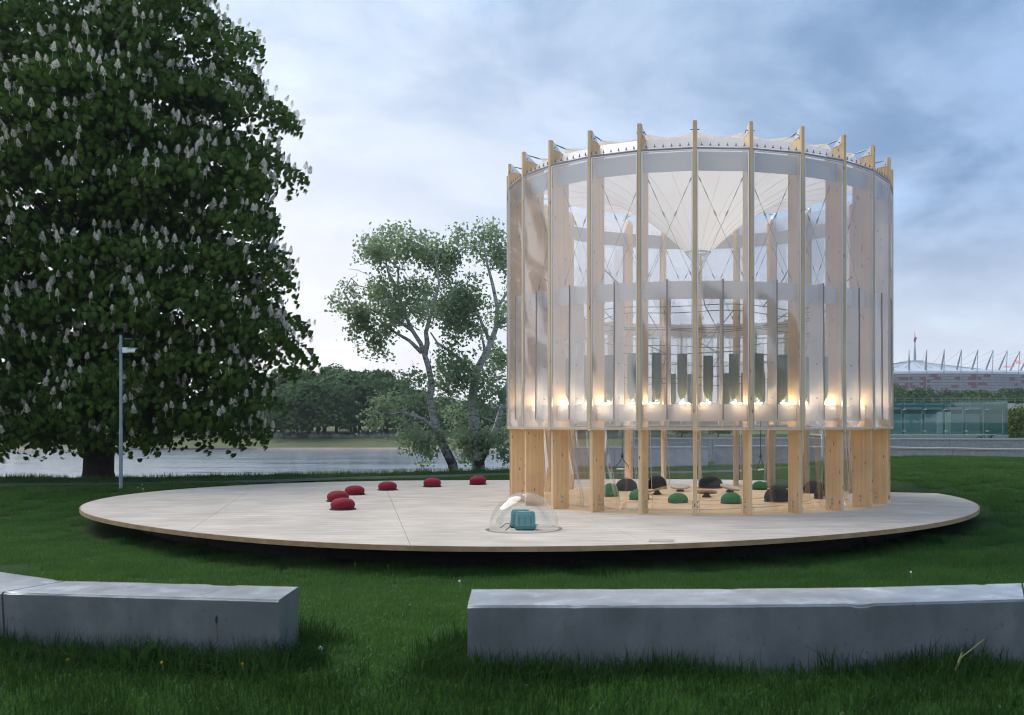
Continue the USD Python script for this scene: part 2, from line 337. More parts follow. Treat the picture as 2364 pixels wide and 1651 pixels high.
mat('algae', {'g': ('geometry', {}), 'n': ('noise_texture', {'scale': 5.0, 'detail': 3.0}), 'r': ('rgb_ramp', {'ramp': [(0.3, (0.014, 0.028, 0.006)), (0.7, (0.024, 0.044, 0.008))]}),
              'p': ('principled_bsdf', {'roughness': 0.25}), 't': ('translucent_bsdf', {'color': (0.42, 0.62, 0.03)}), 'mx': ('mix_closure', {'fac': 0.36})},
    [('g.position', 'n.vector'), ('n.fac', 'r.fac'), ('r.color', 'p.base_color'), ('p.BSDF', 'mx.closure1'), ('t.BSDF', 'mx.closure2')], surface='mx.closure')

# foliage: colour varies from leaf to leaf; light passes through
def leaf(name, dark, light, trans, through=0.3, rough=0.5, per='island', spec=0.35):
    n = {'g': ('geometry', {}), 'o': ('object_info', {}), 'a': ('math', {'math_type': 'add'}), 'h': ('math', {'math_type': 'multiply', 'value2': 0.5}),
         'r': ('rgb_ramp', {'ramp': [(0.0, dark), (1.0, light)]}), 'p': ('principled_bsdf', {'roughness': rough, 'specular_ior_level': spec}), 't': ('translucent_bsdf', {'color': trans}), 'mx': ('mix_closure', {'fac': through})}
    mat(name, n, [('g.random_per_island', 'a.value1'), ('o.random', 'a.value2'), ('a.value', 'h.value1'), ('h.value', 'r.fac'), ('r.color', 'p.base_color'), ('p.BSDF', 'mx.closure1'), ('t.BSDF', 'mx.closure2')], surface='mx.closure')
leaf('chestnut_leaf', (0.045, 0.098, 0.016), (0.125, 0.215, 0.040), (0.12, 0.24, 0.03), 0.28, 0.42)
leaf('poplar_leaf', (0.13, 0.19, 0.11), (0.38, 0.45, 0.34), (0.34, 0.45, 0.25), 0.48, 0.5)
leaf('far_leaf', (0.060, 0.120, 0.042), (0.155, 0.240, 0.088), (0.05, 0.08, 0.03), 0.25, 0.8, spec=0.1)
leaf('bush_leaf', (0.05, 0.065, 0.016), (0.11, 0.20, 0.04), (0.12, 0.22, 0.03), 0.35, 0.5)
leaf('reed_leaf', (0.15, 0.18, 0.13), (0.27, 0.31, 0.25), (0.12, 0.16, 0.12), 0.3, 0.7)
n = {'g': ('geometry', {}), 'n': ('noise_texture', {'scale': 0.9, 'detail': 5.0, 'roughness': 0.65}), 'nr': ('map_range', {'from_min': 0.32, 'from_max': 0.68, 'to_min': -0.35, 'to_max': 0.55, 'clamp': True}), 'h': ('math', {'math_type': 'multiply_add', 'value2': 0.75}),
     'r': ('rgb_ramp', {'ramp': [(0.0, (0.025, 0.068, 0.013)), (0.45, (0.066, 0.148, 0.028)), (0.8, (0.130, 0.225, 0.050)), (1.0, (0.17, 0.215, 0.078))]}), 'p': ('principled_bsdf', {'roughness': 0.45, 'specular_ior_level': 0.45}), 't': ('translucent_bsdf', {'color': (0.095, 0.22, 0.036)}), 'mx': ('mix_closure', {'fac': 0.38})}
mat('grass_blade', n, [('g.position', 'n.vector'), ('n.fac', 'nr.value'), ('g.random_per_island', 'h.value1'), ('nr.result', 'h.value3'), ('h.value', 'r.fac'), ('r.color', 'p.base_color'), ('p.BSDF', 'mx.closure1'), ('t.BSDF', 'mx.closure2')], surface='mx.closure')
leaf('tall_blade', (0.014, 0.042, 0.010), (0.042, 0.095, 0.022), (0.04, 0.09, 0.018), 0.28, 0.7, spec=0.08)
leaf('blossom', (0.66, 0.63, 0.53), (0.90, 0.88, 0.78), (0.75, 0.70, 0.64), 0.35, 0.8, spec=0.1)
n = {'g': ('geometry', {}), 'n': ('noise_texture', {'scale': 0.55, 'detail': 5.0, 'roughness': 0.6}), 'n2': ('noise_texture', {'scale': 45.0, 'detail': 3.0}), 'r': ('rgb_ramp', {'ramp': [(0.3, (0.017, 0.042, 0.011)), (0.7, (0.038, 0.074, 0.019))]}),
     'r2': ('rgb_ramp', {'ramp': [(0.3, (0.6, 0.6, 0.6)), (0.7, (1.25, 1.25, 1.2))]}), 'mx': ('mix', {'mix_type': 'multiply', 'fac': 1.0}), 'b': ('bump', {'strength': 0.6, 'distance': 0.03}), 'p': ('principled_bsdf', {'roughness': 0.95, 'specular_ior_level': 0.1})}
mat('turf', n, [('g.position', 'n.vector'), ('n.fac', 'r.fac'), ('g.position', 'n2.vector'), ('n2.fac', 'r2.fac'), ('r.color', 'mx.color1'), ('r2.color', 'mx.color2'), ('mx.color', 'p.base_color'), ('n2.fac', 'b.height'), ('b.normal', 'p.normal')])
n = {'g': ('geometry', {}), 'n': ('noise_texture', {'scale': 0.06, 'detail': 6.0, 'roughness': 0.65}), 'r': ('rgb_ramp', {'ramp': [(0.3, (0.085, 0.105, 0.045)), (0.55, (0.12, 0.13, 0.065)), (0.72, (0.16, 0.155, 0.09))]}), 'p': ('principled_bsdf', {'roughness': 0.95, 'specular_ior_level': 0.1})}
mat('far_meadow', n, [('g.position', 'n.vector'), ('n.fac', 'r.fac'), ('r.color', 'p.base_color')])
# river: long low ripples broken by calmer darker streaks
n = {'g': ('geometry', {}), 'm': ('mapping', {'scale': (0.20, 0.55, 1.0)}), 'n': ('noise_texture', {'scale': 1.0, 'detail': 6.0, 'roughness': 0.62, 'distortion': 0.6}),
     'm2': ('mapping', {'scale': (0.05, 0.16, 1.0)}), 'n2': ('noise_texture', {'scale': 1.0, 'detail': 4.0}), 'r2': ('map_range', {'from_min': 0.38, 'from_max': 0.62, 'to_min': 0.25, 'to_max': 1.0, 'clamp': True}),
     'b': ('bump', {'distance': 0.22}), 'p': ('principled_bsdf', {'base_color': (0.17, 0.225, 0.295), 'roughness': 0.08, 'ior': 1.40})}
mat('river_water', n, [('g.position', 'm.vector'), ('m.vector', 'n.vector'), ('g.position', 'm2.vector'), ('m2.vector', 'n2.vector'), ('n2.fac', 'r2.value'), ('r2.result', 'b.strength'), ('n.fac', 'b.height'), ('b.normal', 'p.normal')])
# pale poplar bark with dark scars, blackened at the foot
n = {'g': ('geometry', {}), 'm': ('mapping', {'scale': (3.0, 3.0, 9.0)}), 'n': ('noise_texture', {'scale': 1.6, 'detail': 5.0, 'roughness': 0.7}),
     'r': ('rgb_ramp', {'ramp': [(0.36, (0.055, 0.05, 0.048)), (0.46, (0.32, 0.33, 0.33)), (0.7, (0.52, 0.53, 0.53))]}), 'n2': ('noise_texture', {'scale': 2.2, 'detail': 4.0}),
     's': ('separate_xyz', {}), 'z': ('map_range', {'from_min': 0.6, 'from_max': 2.0, 'to_min': 0.75, 'to_max': 0.0, 'clamp': True}), 'mz': ('math', {'math_type': 'multiply'}), 'r2': ('map_range', {'from_min': 0.40, 'from_max': 0.50, 'to_min': 0.15, 'to_max': 1.3, 'clamp': True}),
     'mx': ('mix', {'mix_type': 'mix', 'color2': (0.030, 0.027, 0.025)}), 'p': ('principled_bsdf', {'roughness': 0.85, 'specular_ior_level': 0.2}), 'b': ('bump', {'strength': 0.5, 'distance': 0.03})}
mat('poplar_bark', n, [('g.position', 'm.vector'), ('m.vector', 'n.vector'), ('n.fac', 'r.fac'), ('g.position', 'n2.vector'), ('g.position', 's.vector'), ('s.z', 'z.value'), ('n2.fac', 'r2.value'), ('z.result', 'mz.value1'), ('r2.result', 'mz.value2'),
                       ('r.color', 'mx.color1'), ('mz.value', 'mx.fac'), ('mx.color', 'p.base_color'), ('n.fac', 'b.height'), ('b.normal', 'p.normal')])

# ------------------------------------------------------------------ terrain
def sstep(x, a, b):
    t = np.clip((np.asarray(x, float) - a) / (b - a), 0, 1); return t * t * (3 - 2 * t)
def crest(x):
    """Depth of the near river bank's edge."""
    return np.interp(x, [-60, -20, -14, -9, -4, 0, 6], [25.6, 25.8, 26.4, 27.6, 30.0, 33.5, 42])
def ground_z(x, y):
    x, y = np.asarray(x, float), np.asarray(y, float)
    z = 0.43 - 0.43 * sstep(y, 6.6, 11.5) + 0.36 * sstep(y, 17.5, 23.0)
    z = z + 0.36 * sstep(x, 3.0, 9.5) * sstep(y, 15.5, 29) + 0.10 * sstep(x, 1, 6) * sstep(y, 9, 18)
    z = z + 0.05 * (meshkit.noise(np.stack([x * 0.35, y * 0.35, 0 * x], -1), 3) - 0.5)
    near = np.clip(1 - sstep(y, 60, 90), 0, 1)
    right = sstep(x, 0.0, 5.0)
    fall = sstep(y, crest(x), crest(x) + 9.0) * 4.2 * (1 - right)
    return z - fall

xs = np.unique(np.round(np.concatenate([np.arange(-400, -40, 20.0), np.arange(-40, 40, 0.5), np.arange(40, 420, 20.0)]), 3))
ys = np.unique(np.round(np.concatenate([np.arange(-300, -10, 20.0), np.arange(-10, 48, 0.5), np.arange(48, 80, 4.0)]), 3))
X, Y = np.meshgrid(xs, ys); Z = ground_z(X, Y)
def grid_faces(ny, nx):
    i, j = np.meshgrid(np.arange(ny - 1), np.arange(nx - 1), indexing='ij'); a = (i * nx + j).ravel()
    return np.stack([a, a + 1, a + nx + 1, a + nx], 1)
obj('lawn', (np.stack([X, Y, Z], -1).reshape(-1, 3), grid_faces(len(ys), len(xs))), 'turf', smooth=True, label='sloping park lawn of short grass running down to the river bank', kind='structure')
WATER = -3.0
obj('river', (np.array([[-3000, 26, WATER], [3000, 26, WATER], [3000, 185, WATER], [-3000, 185, WATER]], float), np.array([[0, 1, 2, 3]])), 'river_water', label='wide grey-blue river with long low ripples', kind='structure')
# far bank: sandy edge, then meadow to the horizon
bx = np.concatenate([np.arange(-3000, -300, 150.0), np.arange(-300, 400, 4.0), np.arange(400, 3001, 150.0)])
rows = [(156.5, -3.6), (157.9, -2.95), (158.7, -2.86), (159.6, -2.70), (170, -1.5), (176, -1.2), (190, -0.8), (260, 0.5), (600, 2.0), (1500, 2.0), (9000, 2.0)]
P = []
for k, (yy, zz) in enumerate(rows):
    wob = (meshkit.noise(np.stack([bx * 0.04, bx * 0 + k * 0.3, bx * 0], -1), 11) - 0.5) * (5.0 if k < 6 else 0)
    P.append(np.stack([bx, yy + wob, zz + 0 * bx], -1))
P = np.stack(P)
nb = len(bx)
obj('river_beach', (P[:4].reshape(-1, 3), grid_faces(4, nb)), 'sand', smooth=True, label='narrow sandy strip along the far bank of the river', kind='structure')
obj('far_bank', (P[3:].reshape(-1, 3), grid_faces(len(rows) - 3, nb)), 'far_meadow', smooth=True, label='low grassy far bank of the river', kind='structure')

# asphalt path along the river behind the deck
pc = np.array([[-60, 22.3], [-30, 22.8], [-20, 23.2], [-14, 23.8], [-9.5, 25.2], [-6, 27.2], [-3.5, 28.3], [0, 29.2], [5, 29.9]])
tt = np.linspace(0, 1, 120); pk = np.linspace(0, 1, len(pc))
pcx, pcy = np.interp(tt, pk, pc[:, 0]), np.interp(tt, pk, pc[:, 1])
ddx, ddy = np.gradient(pcx), np.gradient(pcy); L = np.hypot(ddx, ddy); nx_, ny_ = -ddy / L, ddx / L
PV = []
for w_ in (-0.55, -0.2, 0.2, 0.55):
    px_, py_ = pcx + nx_ * w_, pcy + ny_ * w_
    PV.append(np.stack([px_, py_, ground_z(px_, py_) + 0.03], -1))
obj('path', (np.stack(PV).reshape(-1, 3), grid_faces(4, 120)), 'asphalt', smooth=True, label='narrow dark asphalt path along the river bank', kind='structure')

# ------------------------------------------------------------------ deck
DECKZ = 0.40
DC = np.array([-2.3, 19.2]); DQ = [7.6532, 0.1614, -0.0332, 0.9885, -0.1055, -0.1728, 0.381, 0.0161, -0.1044]
def deck_r(t): return DQ[0] + sum(DQ[2 * k - 1] * np.cos(k * t) + DQ[2 * k] * np.sin(k * t) for k in range(1, 5))
from shapely.geometry import Polygon, box as sbox, Point, LineString
from shapely import affinity
from shapely.ops import split as ssplit
ta = np.linspace(0, 2 * PI, 240, endpoint=False)
outline = np.stack([DC[0] + deck_r(ta) * np.cos(ta), DC[1] + deck_r(ta) * np.sin(ta)], 1)
deck_poly = Polygon(outline)
deck = Thing('timber_deck', 'large pale oval timber deck raised a little above the lawn', 'deck', (DC[0], DC[1], DECKZ - 0.07))
RC, CXY, NB, PH0 = 3.9005, np.array([1.0187, 19.817]), 26, -0.064
# panels: bands along the direction of the joints seen on the deck
joint_dir = np.array([0.29, -0.957]); joint_n = np.array([0.957, 0.29]); p0 = np.array([-0.87, 15.3])
def to_xy(u, v): return p0 + joint_n * u + joint_dir * v
circle = Point(*CXY).buffer(3.86, 64)
for iu in range(-5, 4):
    for iv, (v0, v1) in enumerate([(-14, -5.2), (-5.2, 14)] if iu % 2 else [(-14, -1.0), (-1.0, 14)]):
        g = 0.003
        q = Polygon([to_xy(iu * 2.95 + g, v0 + g), to_xy((iu + 1) * 2.95 - g, v0 + g), to_xy((iu + 1) * 2.95 - g, v1 - g), to_xy(iu * 2.95 + g, v1 - g)])
        c = deck_poly.buffer(-0.02).intersection(q).difference(circle)
        for cc in getattr(c, 'geoms', [c]):
            if cc.is_empty or cc.area < 0.02: continue
            m = trimesh.creation.extrude_polygon(cc, 0.02, engine='earcut'); m.apply_translation([0, 0, DECKZ - 0.02])
            obj('deck_panel', m, 'deck_wood', deck)
# laminated edge band in lengths
ks = 12
for k in range(ks):
    a = np.linspace(2 * PI * k / ks, 2 * PI * (k + 1) / ks, 21) + 0.13
    a[0] += 0.0004; a[-1] -= 0.0004
    ro, ri = deck_r(a), deck_r(a) - 0.018
    v = []
    for z in (DECKZ - 0.068, DECKZ - 0.001):
        for r in (ri, ro): v.append(np.stack([DC[0] + r * np.cos(a), DC[1] + r * np.sin(a), z + 0 * a], 1))
    v = np.vstack(v); n_ = len(a); f = []
    for i in range(n_ - 1):
        for s0, s1 in ((0, 1), (1, 3), (3, 2), (2, 0)):
            f.append([s0 * n_ + i, s0 * n_ + i + 1, s1 * n_ + i + 1, s1 * n_ + i])
    obj('edge_band', (v, f), 'edge_wood', deck)
m = trimesh.creation.extrude_polygon(deck_poly.buffer(-0.022), 0.044, engine='earcut'); m.apply_translation([0, 0, DECKZ - 0.066]); 
obj('base_layer', m, 'edge_wood', deck)
m = trimesh.creation.extrude_polygon(circle.buffer(-0.003), 0.019, engine='earcut'); m.apply_translation([0, 0, DECKZ - 0.02])
obj('play_floor', m, 'floor_wood', deck)
# substructure set back under the edge: dark joists and stub legs
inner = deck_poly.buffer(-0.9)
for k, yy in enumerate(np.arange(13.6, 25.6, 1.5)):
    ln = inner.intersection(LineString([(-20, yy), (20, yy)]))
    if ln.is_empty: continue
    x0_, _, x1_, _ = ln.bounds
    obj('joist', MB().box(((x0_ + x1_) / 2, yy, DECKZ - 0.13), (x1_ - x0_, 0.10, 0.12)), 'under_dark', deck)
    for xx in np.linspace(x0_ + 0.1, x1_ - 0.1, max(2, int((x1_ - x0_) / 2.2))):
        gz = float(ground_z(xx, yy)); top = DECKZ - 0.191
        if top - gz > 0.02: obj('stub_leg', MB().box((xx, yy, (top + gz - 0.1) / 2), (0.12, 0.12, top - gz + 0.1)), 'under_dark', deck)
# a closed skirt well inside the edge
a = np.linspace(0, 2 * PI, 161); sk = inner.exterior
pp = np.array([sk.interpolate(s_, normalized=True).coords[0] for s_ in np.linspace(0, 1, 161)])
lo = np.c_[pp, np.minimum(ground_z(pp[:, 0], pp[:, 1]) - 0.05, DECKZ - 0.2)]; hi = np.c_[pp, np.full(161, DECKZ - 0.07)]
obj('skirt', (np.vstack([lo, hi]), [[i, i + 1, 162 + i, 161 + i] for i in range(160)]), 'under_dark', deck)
for (px, py, w_, d_) in ((1527, 1249, 0.33, 0.24),):
    yy = 1.6 * FP / (py - CY); xx = (px - CX) / FP * yy
    obj('hatch', MB().box((xx, yy, DECKZ + 0.003), (w_, d_, 0.006), rz=-0.05), 'hatch_grey', deck)

# stepped contour plates on the play floor
def blob(cx, cy, r, seed, n=72, amp=0.12):
    a = np.linspace(0, 2 * PI, n, endpoint=False)
    rr = r * (1 + amp * (np.sin(2 * a + seed) * 0.6 + np.sin(3 * a + seed * 2.1) * 0.5))
    return Polygon(np.stack([cx + rr * np.cos(a), cy + rr * np.sin(a) * 0.92], 1))
for k, (r, z) in enumerate(((2.95, 0.0), (2.2, 0.014), (1.35, 0.028))):
    m = trimesh.creation.extrude_polygon(blob(CXY[0], CXY[1] - 0.1, r, k * 1.7 + 0.4), 0.014, engine='earcut'); m.apply_translation([0, 0, DECKZ + z])
    obj('contour_plate', m, 'floor_wood', deck)
def floor_z(x, y):
    r = math.hypot(x - CXY[0], y - CXY[1] + 0.1)
    return DECKZ + (0.042 if r < 1.2 else 0.028 if r < 2.0 else 0.014 if r < 2.7 else 0.0)
# concentric milled rings round each mound
for k, (rx, ry) in enumerate(((-1.3, 17.9), (0.9, 17.75), (2.6, 18.6), (1.6, 20.6), (-0.6, 20.2))):
    for q, r in enumerate((0.42, 0.50, 0.58)):
        a = np.linspace(0, 2 * PI, 61); z = floor_z(rx, ry) + 0.002
        vi = np.stack([rx + (r - 0.006) * np.cos(a), ry + (r - 0.006) * np.sin(a), z + 0 * a], 1); vo = np.stack([rx + (r + 0.006) * np.cos(a), ry + (r + 0.006) * np.sin(a), z + 0 * a], 1)
        if abs(floor_z(rx + r, ry) - floor_z(rx, ry)) + abs(floor_z(rx - r, ry) - floor_z(rx, ry)) + abs(floor_z(rx, ry + r) - floor_z(rx, ry)) + abs(floor_z(rx, ry - r) - floor_z(rx, ry)) > 0: continue
        obj('milled_ring', (np.vstack([vi, vo]), [[i, 61 + i, 62 + i, i + 1] for i in range(60)]), 'groove', deck)

# ------------------------------------------------------------------ the pavilion
DEL = 2 * PI / NB
pav = Thing('round_pavilion', 'tall round timber pavilion wrapped in clear film panels on the deck', 'pavilion', (CXY[0], CXY[1], DECKZ))
def er(t): return np.array([math.sin(t), -math.cos(t), 0.0])
def et(t): return np.array([math.cos(t), math.sin(t), 0.0])
def pt(r, t, z, s=0.0): return np.array([CXY[0], CXY[1], 0]) + er(t) * r + et(t) * s + np.array([0, 0, z])
def fin(poly, t, thick, s=0.0): return prism(poly, np.array([CXY[0], CXY[1], 0]) + et(t) * s, er(t), (0, 0, 1), et(t), thick)
def board(r, t0, t1, z0, z1, th, in0=0.0, in1=0.0):
    a, b = pt(r, t0, 0), pt(r, t1, 0); d = b - a; Ln = np.linalg.norm(d); d /= Ln; nrm = np.cross(d, [0, 0, 1.0])
    a2, b2 = a + d * in0, b - d * in1
    return MB().box((a2 + b2) / 2 + np.array([0, 0, (z0 + z1) / 2]), (np.linalg.norm(b2 - a2), th, z1 - z0), axes=[d, nrm, [0, 0, 1.0]])
def dome_cap(c, nrm, r):
    m = trimesh.creation.icosphere(1, r); v = np.array(m.vertices) * 1.0
    return v + np.array(c), np.array(m.faces)

ZB, ZT = 1.855, 6.455        # film panels
post_prof = [(3.485, DECKZ), (3.845, DECKZ), (3.845, 1.80), (3.905, 1.80), (3.905, 6.94), (3.855, 6.94), (3.855, 6.775), (3.665, 6.755), (3.60, 6.742), (3.485, 6.62)]
mid_prof = [(3.50, 1.985), (3.62, 1.985), (3.80, 1.866), (3.872, 1.985), (3.872, 2.3), (3.86, 4.33), (3.50, 4.33)]
posts = []
for k in range(NB):
    t = PH0 + k * DEL
    p = obj('post', fin(post_prof, t, 0.062), 'post_wood', pav)
    posts.append(p)
    for s in (-1, 1):
        for z in (0.525, 0.605):
            c = pt(3.64, t, z, s * 0.034)
            v, f = dome_cap(c, None, 0.024); obj('bolt', (v, f), 'bolt_cap', p, smooth=True)
    pl = obj('top_plate', fin([(3.856, 6.938), (3.856, 6.778), (3.66, 6.758)], t, 0.074), 'white_plate', pav)
    obj('plate_bolt', MB().tube([pt(3.825, t, 6.81, -0.075), pt(3.825, t, 6.81, 0.075)], 0.008), 'cable_steel', pl)
    mp = obj('mid_fin', fin(mid_prof, t + DEL / 2, 0.018), 'white_board', pav)
    # dark ply edge of the mid fin, a thin strip on its outer edge
    obj('fin_edge', MB().tube([pt(3.875, t + DEL / 2, 1.99), pt(3.875, t + DEL / 2, 2.3), pt(3.863, t + DEL / 2, 4.33)], 0.010, sides=4), 'board_edge', mp)
    for z in (2.36, 2.95): obj('cable_clip', MB().box(pt(3.70, t + DEL / 2, z), (0.05, 0.026, 0.018), axes=[er(t + DEL / 2), et(t + DEL / 2), [0, 0, 1]]), 'black_plastic', mp)
    t0, t1, tm = t, t + DEL, t + DEL / 2
    g = 0.033
    # outer film panel with its metal frame
    rp = 3.893
    a, b = pt(rp, t0, 0), pt(rp, t1, 0); d = (b - a) / np.linalg.norm(b - a); a2, b2 = a + d * (g + 0.004), b - d * (g + 0.004)
    nrm = np.cross(d, [0, 0, 1.0])
    nu, nv = 21, 61
    U, V = np.meshgrid(np.linspace(0, 1, nu), np.linspace(0, 1, nv))
    bow = (np.sin(U * PI) * np.sin(np.clip(V, 0, 1) * PI))[..., None] * -0.006 * nrm
    wr = 0.0
    for uc, sg_ in ((0.0, 1), (1.0, -1)):
        if random.random() < 0.7:
            dc_ = np.hypot((U - uc) * 0.87, (1 - V) * 4.6); wr = wr + random.uniform(0.004, 0.010) * np.exp(-dc_ / random.uniform(0.12, 0.30)) * np.sin(((U - uc) * sg_ * 0.87 + (1 - V) * 4.6 * 0.8) * random.uniform(55, 75))
    edge_ = np.minimum(np.minimum(U, 1 - U) * 8, np.minimum(V, 1 - V) * 40).clip(0, 1)
    bow = bow + (wr * edge_)[..., None] * nrm + (0.0025 * np.sin(V * 23 + U * 5 + k) * edge_)[..., None] * nrm
    PP = a2 + (b2 - a2) * U[..., None] + np.array([0, 0, 1.0]) * (ZB + (ZT - ZB) * V[..., None]) + bow
    fp = obj('film_panel', (PP.reshape(-1, 3), grid_faces(nv, nu)), 'film', pav, smooth=True)
    fr = MB()
    for e, sg_ in ((a2, 1), (b2, -1)):
        c = e + d * sg_ * 0.009
        fr.box(c + np.array([0, 0, (ZB + ZT) / 2]) , (0.018, 0.022, ZT - ZB + 0.03), axes=[d, nrm, [0, 0, 1.0]])
    for z in (ZB - 0.006, ZT + 0.006):
        fr.box((a2 + b2) / 2 + np.array([0, 0, z]), (np.linalg.norm(b2 - a2) - 0.038, 0.022, 0.018), axes=[d, nrm, [0, 0, 1.0]])
    obj('frame', fr, 'frame_metal', fp)
    sill = MB()
    sill.box((a2 + b2) / 2 - nrm * 0.0 + np.array([0, 0, ZB - 0.028]), (np.linalg.norm(b2 - a2), 0.03, 0.024), axes=[d, nrm, [0, 0, 1.0]])
    obj('bottom_sill', sill, 'post_wood', pav)
    head = MB().box((a2 + b2) / 2 + np.array([0, 0, ZT + 0.030]), (np.linalg.norm(b2 - a2), 0.03, 0.026), axes=[d, nrm, [0, 0, 1.0]])
    obj('top_rail', head, 'board_edge', pav)
    # apron of milky film from the top rail up to the fins, held by hooks
    q0, q1 = pt(3.90, t0, 6.51, 0.034), pt(3.90, t1, 6.51, -0.034); q2, q3 = pt(3.60, t1, 6.748, -0.034), pt(3.60, t0, 6.748, 0.034)
    ap = obj('apron', (np.array([q0, q1, q2, q3]), [[0, 1, 2, 3]]), 'apron_film', pav)
    hk = MB()
    for u in np.linspace(0.09, 0.91, 6):
        c = q0 + (q1 - q0) * u + (q3 - q0) * 0.10 + np.array([0, 0, 0.012])
        hk.box(c, (0.030, 0.016, 0.014), axes=[d, nrm, [0, 0, 1.0]]); hk.box(c + np.array([0, 0, 0.022]), (0.010, 0.010, 0.034), axes=[d, nrm, [0, 0, 1.0]])
    obj('hook', hk, 'cable_steel', ap)
    # boards
    obj('top_board', board(3.74, t0, t1, 6.15, 6.47, 0.018, g, g), 'grey_board', pav)
    for (u0, u1) in ((t0, tm), (tm, t1)):
        i0, i1 = (g, 0.011) if u0 == t0 else (0.011, g)
        for nm, z0, z1 in (('upper_board', 4.01, 4.31), ('lower_board', 1.965, 2.25)):
            bd = obj(nm, board(3.73, u0, u1, z0, z1, 0.018, i0, i1), 'white_board', pav)
            bl = MB(); aa, bb = pt(3.745, u0, 0), pt(3.745, u1, 0); dd = (bb - aa) / np.linalg.norm(bb - aa)
            e = aa + dd * (i0 + 0.035) if u0 == t0 else (aa + dd * 0.045)
            e2 = bb - dd * (i1 + 0.035)
            for cc in ((e,) if u0 == t0 else (e, e2)):
                for z in np.linspace(z0 + 0.03, z1 - 0.03, 4): bl.mesh(trimesh.creation.icosphere(0, 0.010).apply_translation(cc + np.array([0, 0, z])))
            obj('bolt_row', bl, 'steel', bd)
    sh = np.array([pt(3.878, t0, ZB + 0.004, g), pt(3.878, t1, ZB + 0.004, -g), pt(3.50, t1, ZB + 0.004, -g), pt(3.50, t0, ZB + 0.004, g)])
    shv = np.vstack([sh, sh - [0, 0, 0.012]])
    obj('base_shelf', (shv, [[0, 1, 2, 3], [4, 7, 6, 5], [0, 4, 5, 1], [1, 5, 6, 2], [2, 6, 7, 3], [3, 7, 4, 0]]), 'white_board', pav)
    # crossing steel cables with turnbuckles
    for (ua, ub, sa, sb, ro) in ((t0, t1, g, -g, 3.62), (t1, t0, -g, g, 3.605)):
        A, B = pt(ro, ua, 6.11, sa * 1.4), pt(ro, ub, 4.38, sb * 1.4)
        cb = obj('cross_cable', MB().tube([A, B], 0.0042, sides=5), 'cable_steel', pav)
        tb = MB(); D = B - A; Ld = np.linalg.norm(D); D = D / Ld
        for s0, s1, rr in ((0.02, 0.07, 0.014), (0.10, 0.24, 0.009), (0.34, 0.40, 0.016), (0.93, 0.985, 0.013)):
            tb.tube([A + D * Ld * s0, A + D * Ld * (s0 + (s1 - s0) * 0.5), A + D * Ld * s1], [rr * 0.5, rr, rr * 0.5], sides=6)
        obj('turnbuckle', tb, 'cable_steel', cb)
    # glass tubes of algae with lamps below
    for q, (u, side) in enumerate(((0.25, -1), (0.75, 1))):
        tt_ = t0 + DEL * u; c = pt(3.615, tt_, 0)
        lv = 3.08 + 0.08 * random.random() - 0.02
        prof = [(0.012, 2.295), (0.030, 2.315), (0.058, 2.365), (0.078, 2.42), (0.0865, 2.49), (0.0865, 3.37), (0.094, 3.385)]
        tb_ = obj('glass_tube', MB().lathe(prof, c, 20), 'tube_glass', pav, smooth=True)
        pr = [(0.001, 2.30), (0.026, 2.317), (0.054, 2.367), (0.074, 2.422), (0.0825, 2.492), (0.0825, lv - 0.008), (0.078, lv), (0.001, lv)]
        obj('algae', MB().lathe(pr, c, 20), 'algae', tb_, smooth=40)
        rm = [(0.088, 3.372), (0.155, 3.372), (0.155, 3.382), (0.088, 3.382), (0.088, 3.372)]
        obj('rim', MB().lathe(rm, c, 20), 'acrylic', tb_, smooth=30)
        obj('lamp', MB().box(c + er(tt_) * 0.03 + np.array([0, 0, 2.272]), (0.05, 0.075, 0.03), axes=[er(tt_), et(tt_), [0, 0, 1]]), 'lamp_white', tb_)
        cu = pt(3.615, t0 if side < 0 else t1, 2.262, 0.115 * (1 if side < 0 else -1))
        obj('uplight', MB().box(cu, (0.06, 0.04, 0.014), axes=[er(tt_), et(tt_), [0, 0, 1]]), 'lamp_warm', pav)
    # acrylic strip that holds the rims between the fins
    for (u0, u1) in ((t0, tm), (tm, t1)):
        i0, i1 = (g, 0.011) if u0 == t0 else (0.011, g)
        obj('rim_strip', board(3.69, u0, u1, 3.352, 3.364, 0.05, i0, i1), 'acrylic', pav)
    # thin black service cables on the mid fin
    obj('air_hose', MB().tube([pt(3.72, tm, 2.26, 0.014), pt(3.715, tm, 2.6, 0.016), pt(3.72, tm, 3.0, 0.016), pt(3.68, tm, 3.2, 0.03), pt(3.64, tm, 3.34, 0.06), pt(3.62, tm, 3.40, 0.10)], 0.004, sides=5), 'white_plastic', pav)

# membrane funnel with scalloped rim, apex ring
NR = 14; sub = 8; NA = NB * sub
VV = []
for i in range(NR + 1):
    s = i / NR
    row = []
    for j in range(NA):
        t = PH0 + j * DEL / sub; w_ = (j % sub) / sub; sc = math.sin(w_ * PI)
        r_out, z_out = 3.52 - 0.17 * sc, 6.87 - 0.035 * sc
        r = 0.25 + (r_out - 0.25) * s
        z = 5.42 + (z_out - 5.42) * (1 - (1 - s) ** 2.3) 
        z -= 0.012 * (1 - abs(math.cos(w_ * PI))) * math.sin(s * PI)
        row.append(pt(r, t, z))
    VV.append(row)
VV = np.array(VV).reshape(-1, 3); F = []
for i in range(NR):
    for j in range(NA):
        k2 = (j + 1) % NA; F.append([i * NA + j, i * NA + k2, (i + 1) * NA + k2, (i + 1) * NA + j])
mem = obj('roof_membrane', (VV, F), 'membrane', pav, smooth=True)
c0 = np.array([CXY[0], CXY[1], 0])
VG = VV.reshape(NR + 1, NA, 3)
for k in range(NB): obj('membrane_seam', MB().tube(VG[:, k * sub] - [0, 0, 0.004], 0.0045, sides=4), 'seam_tape', mem)
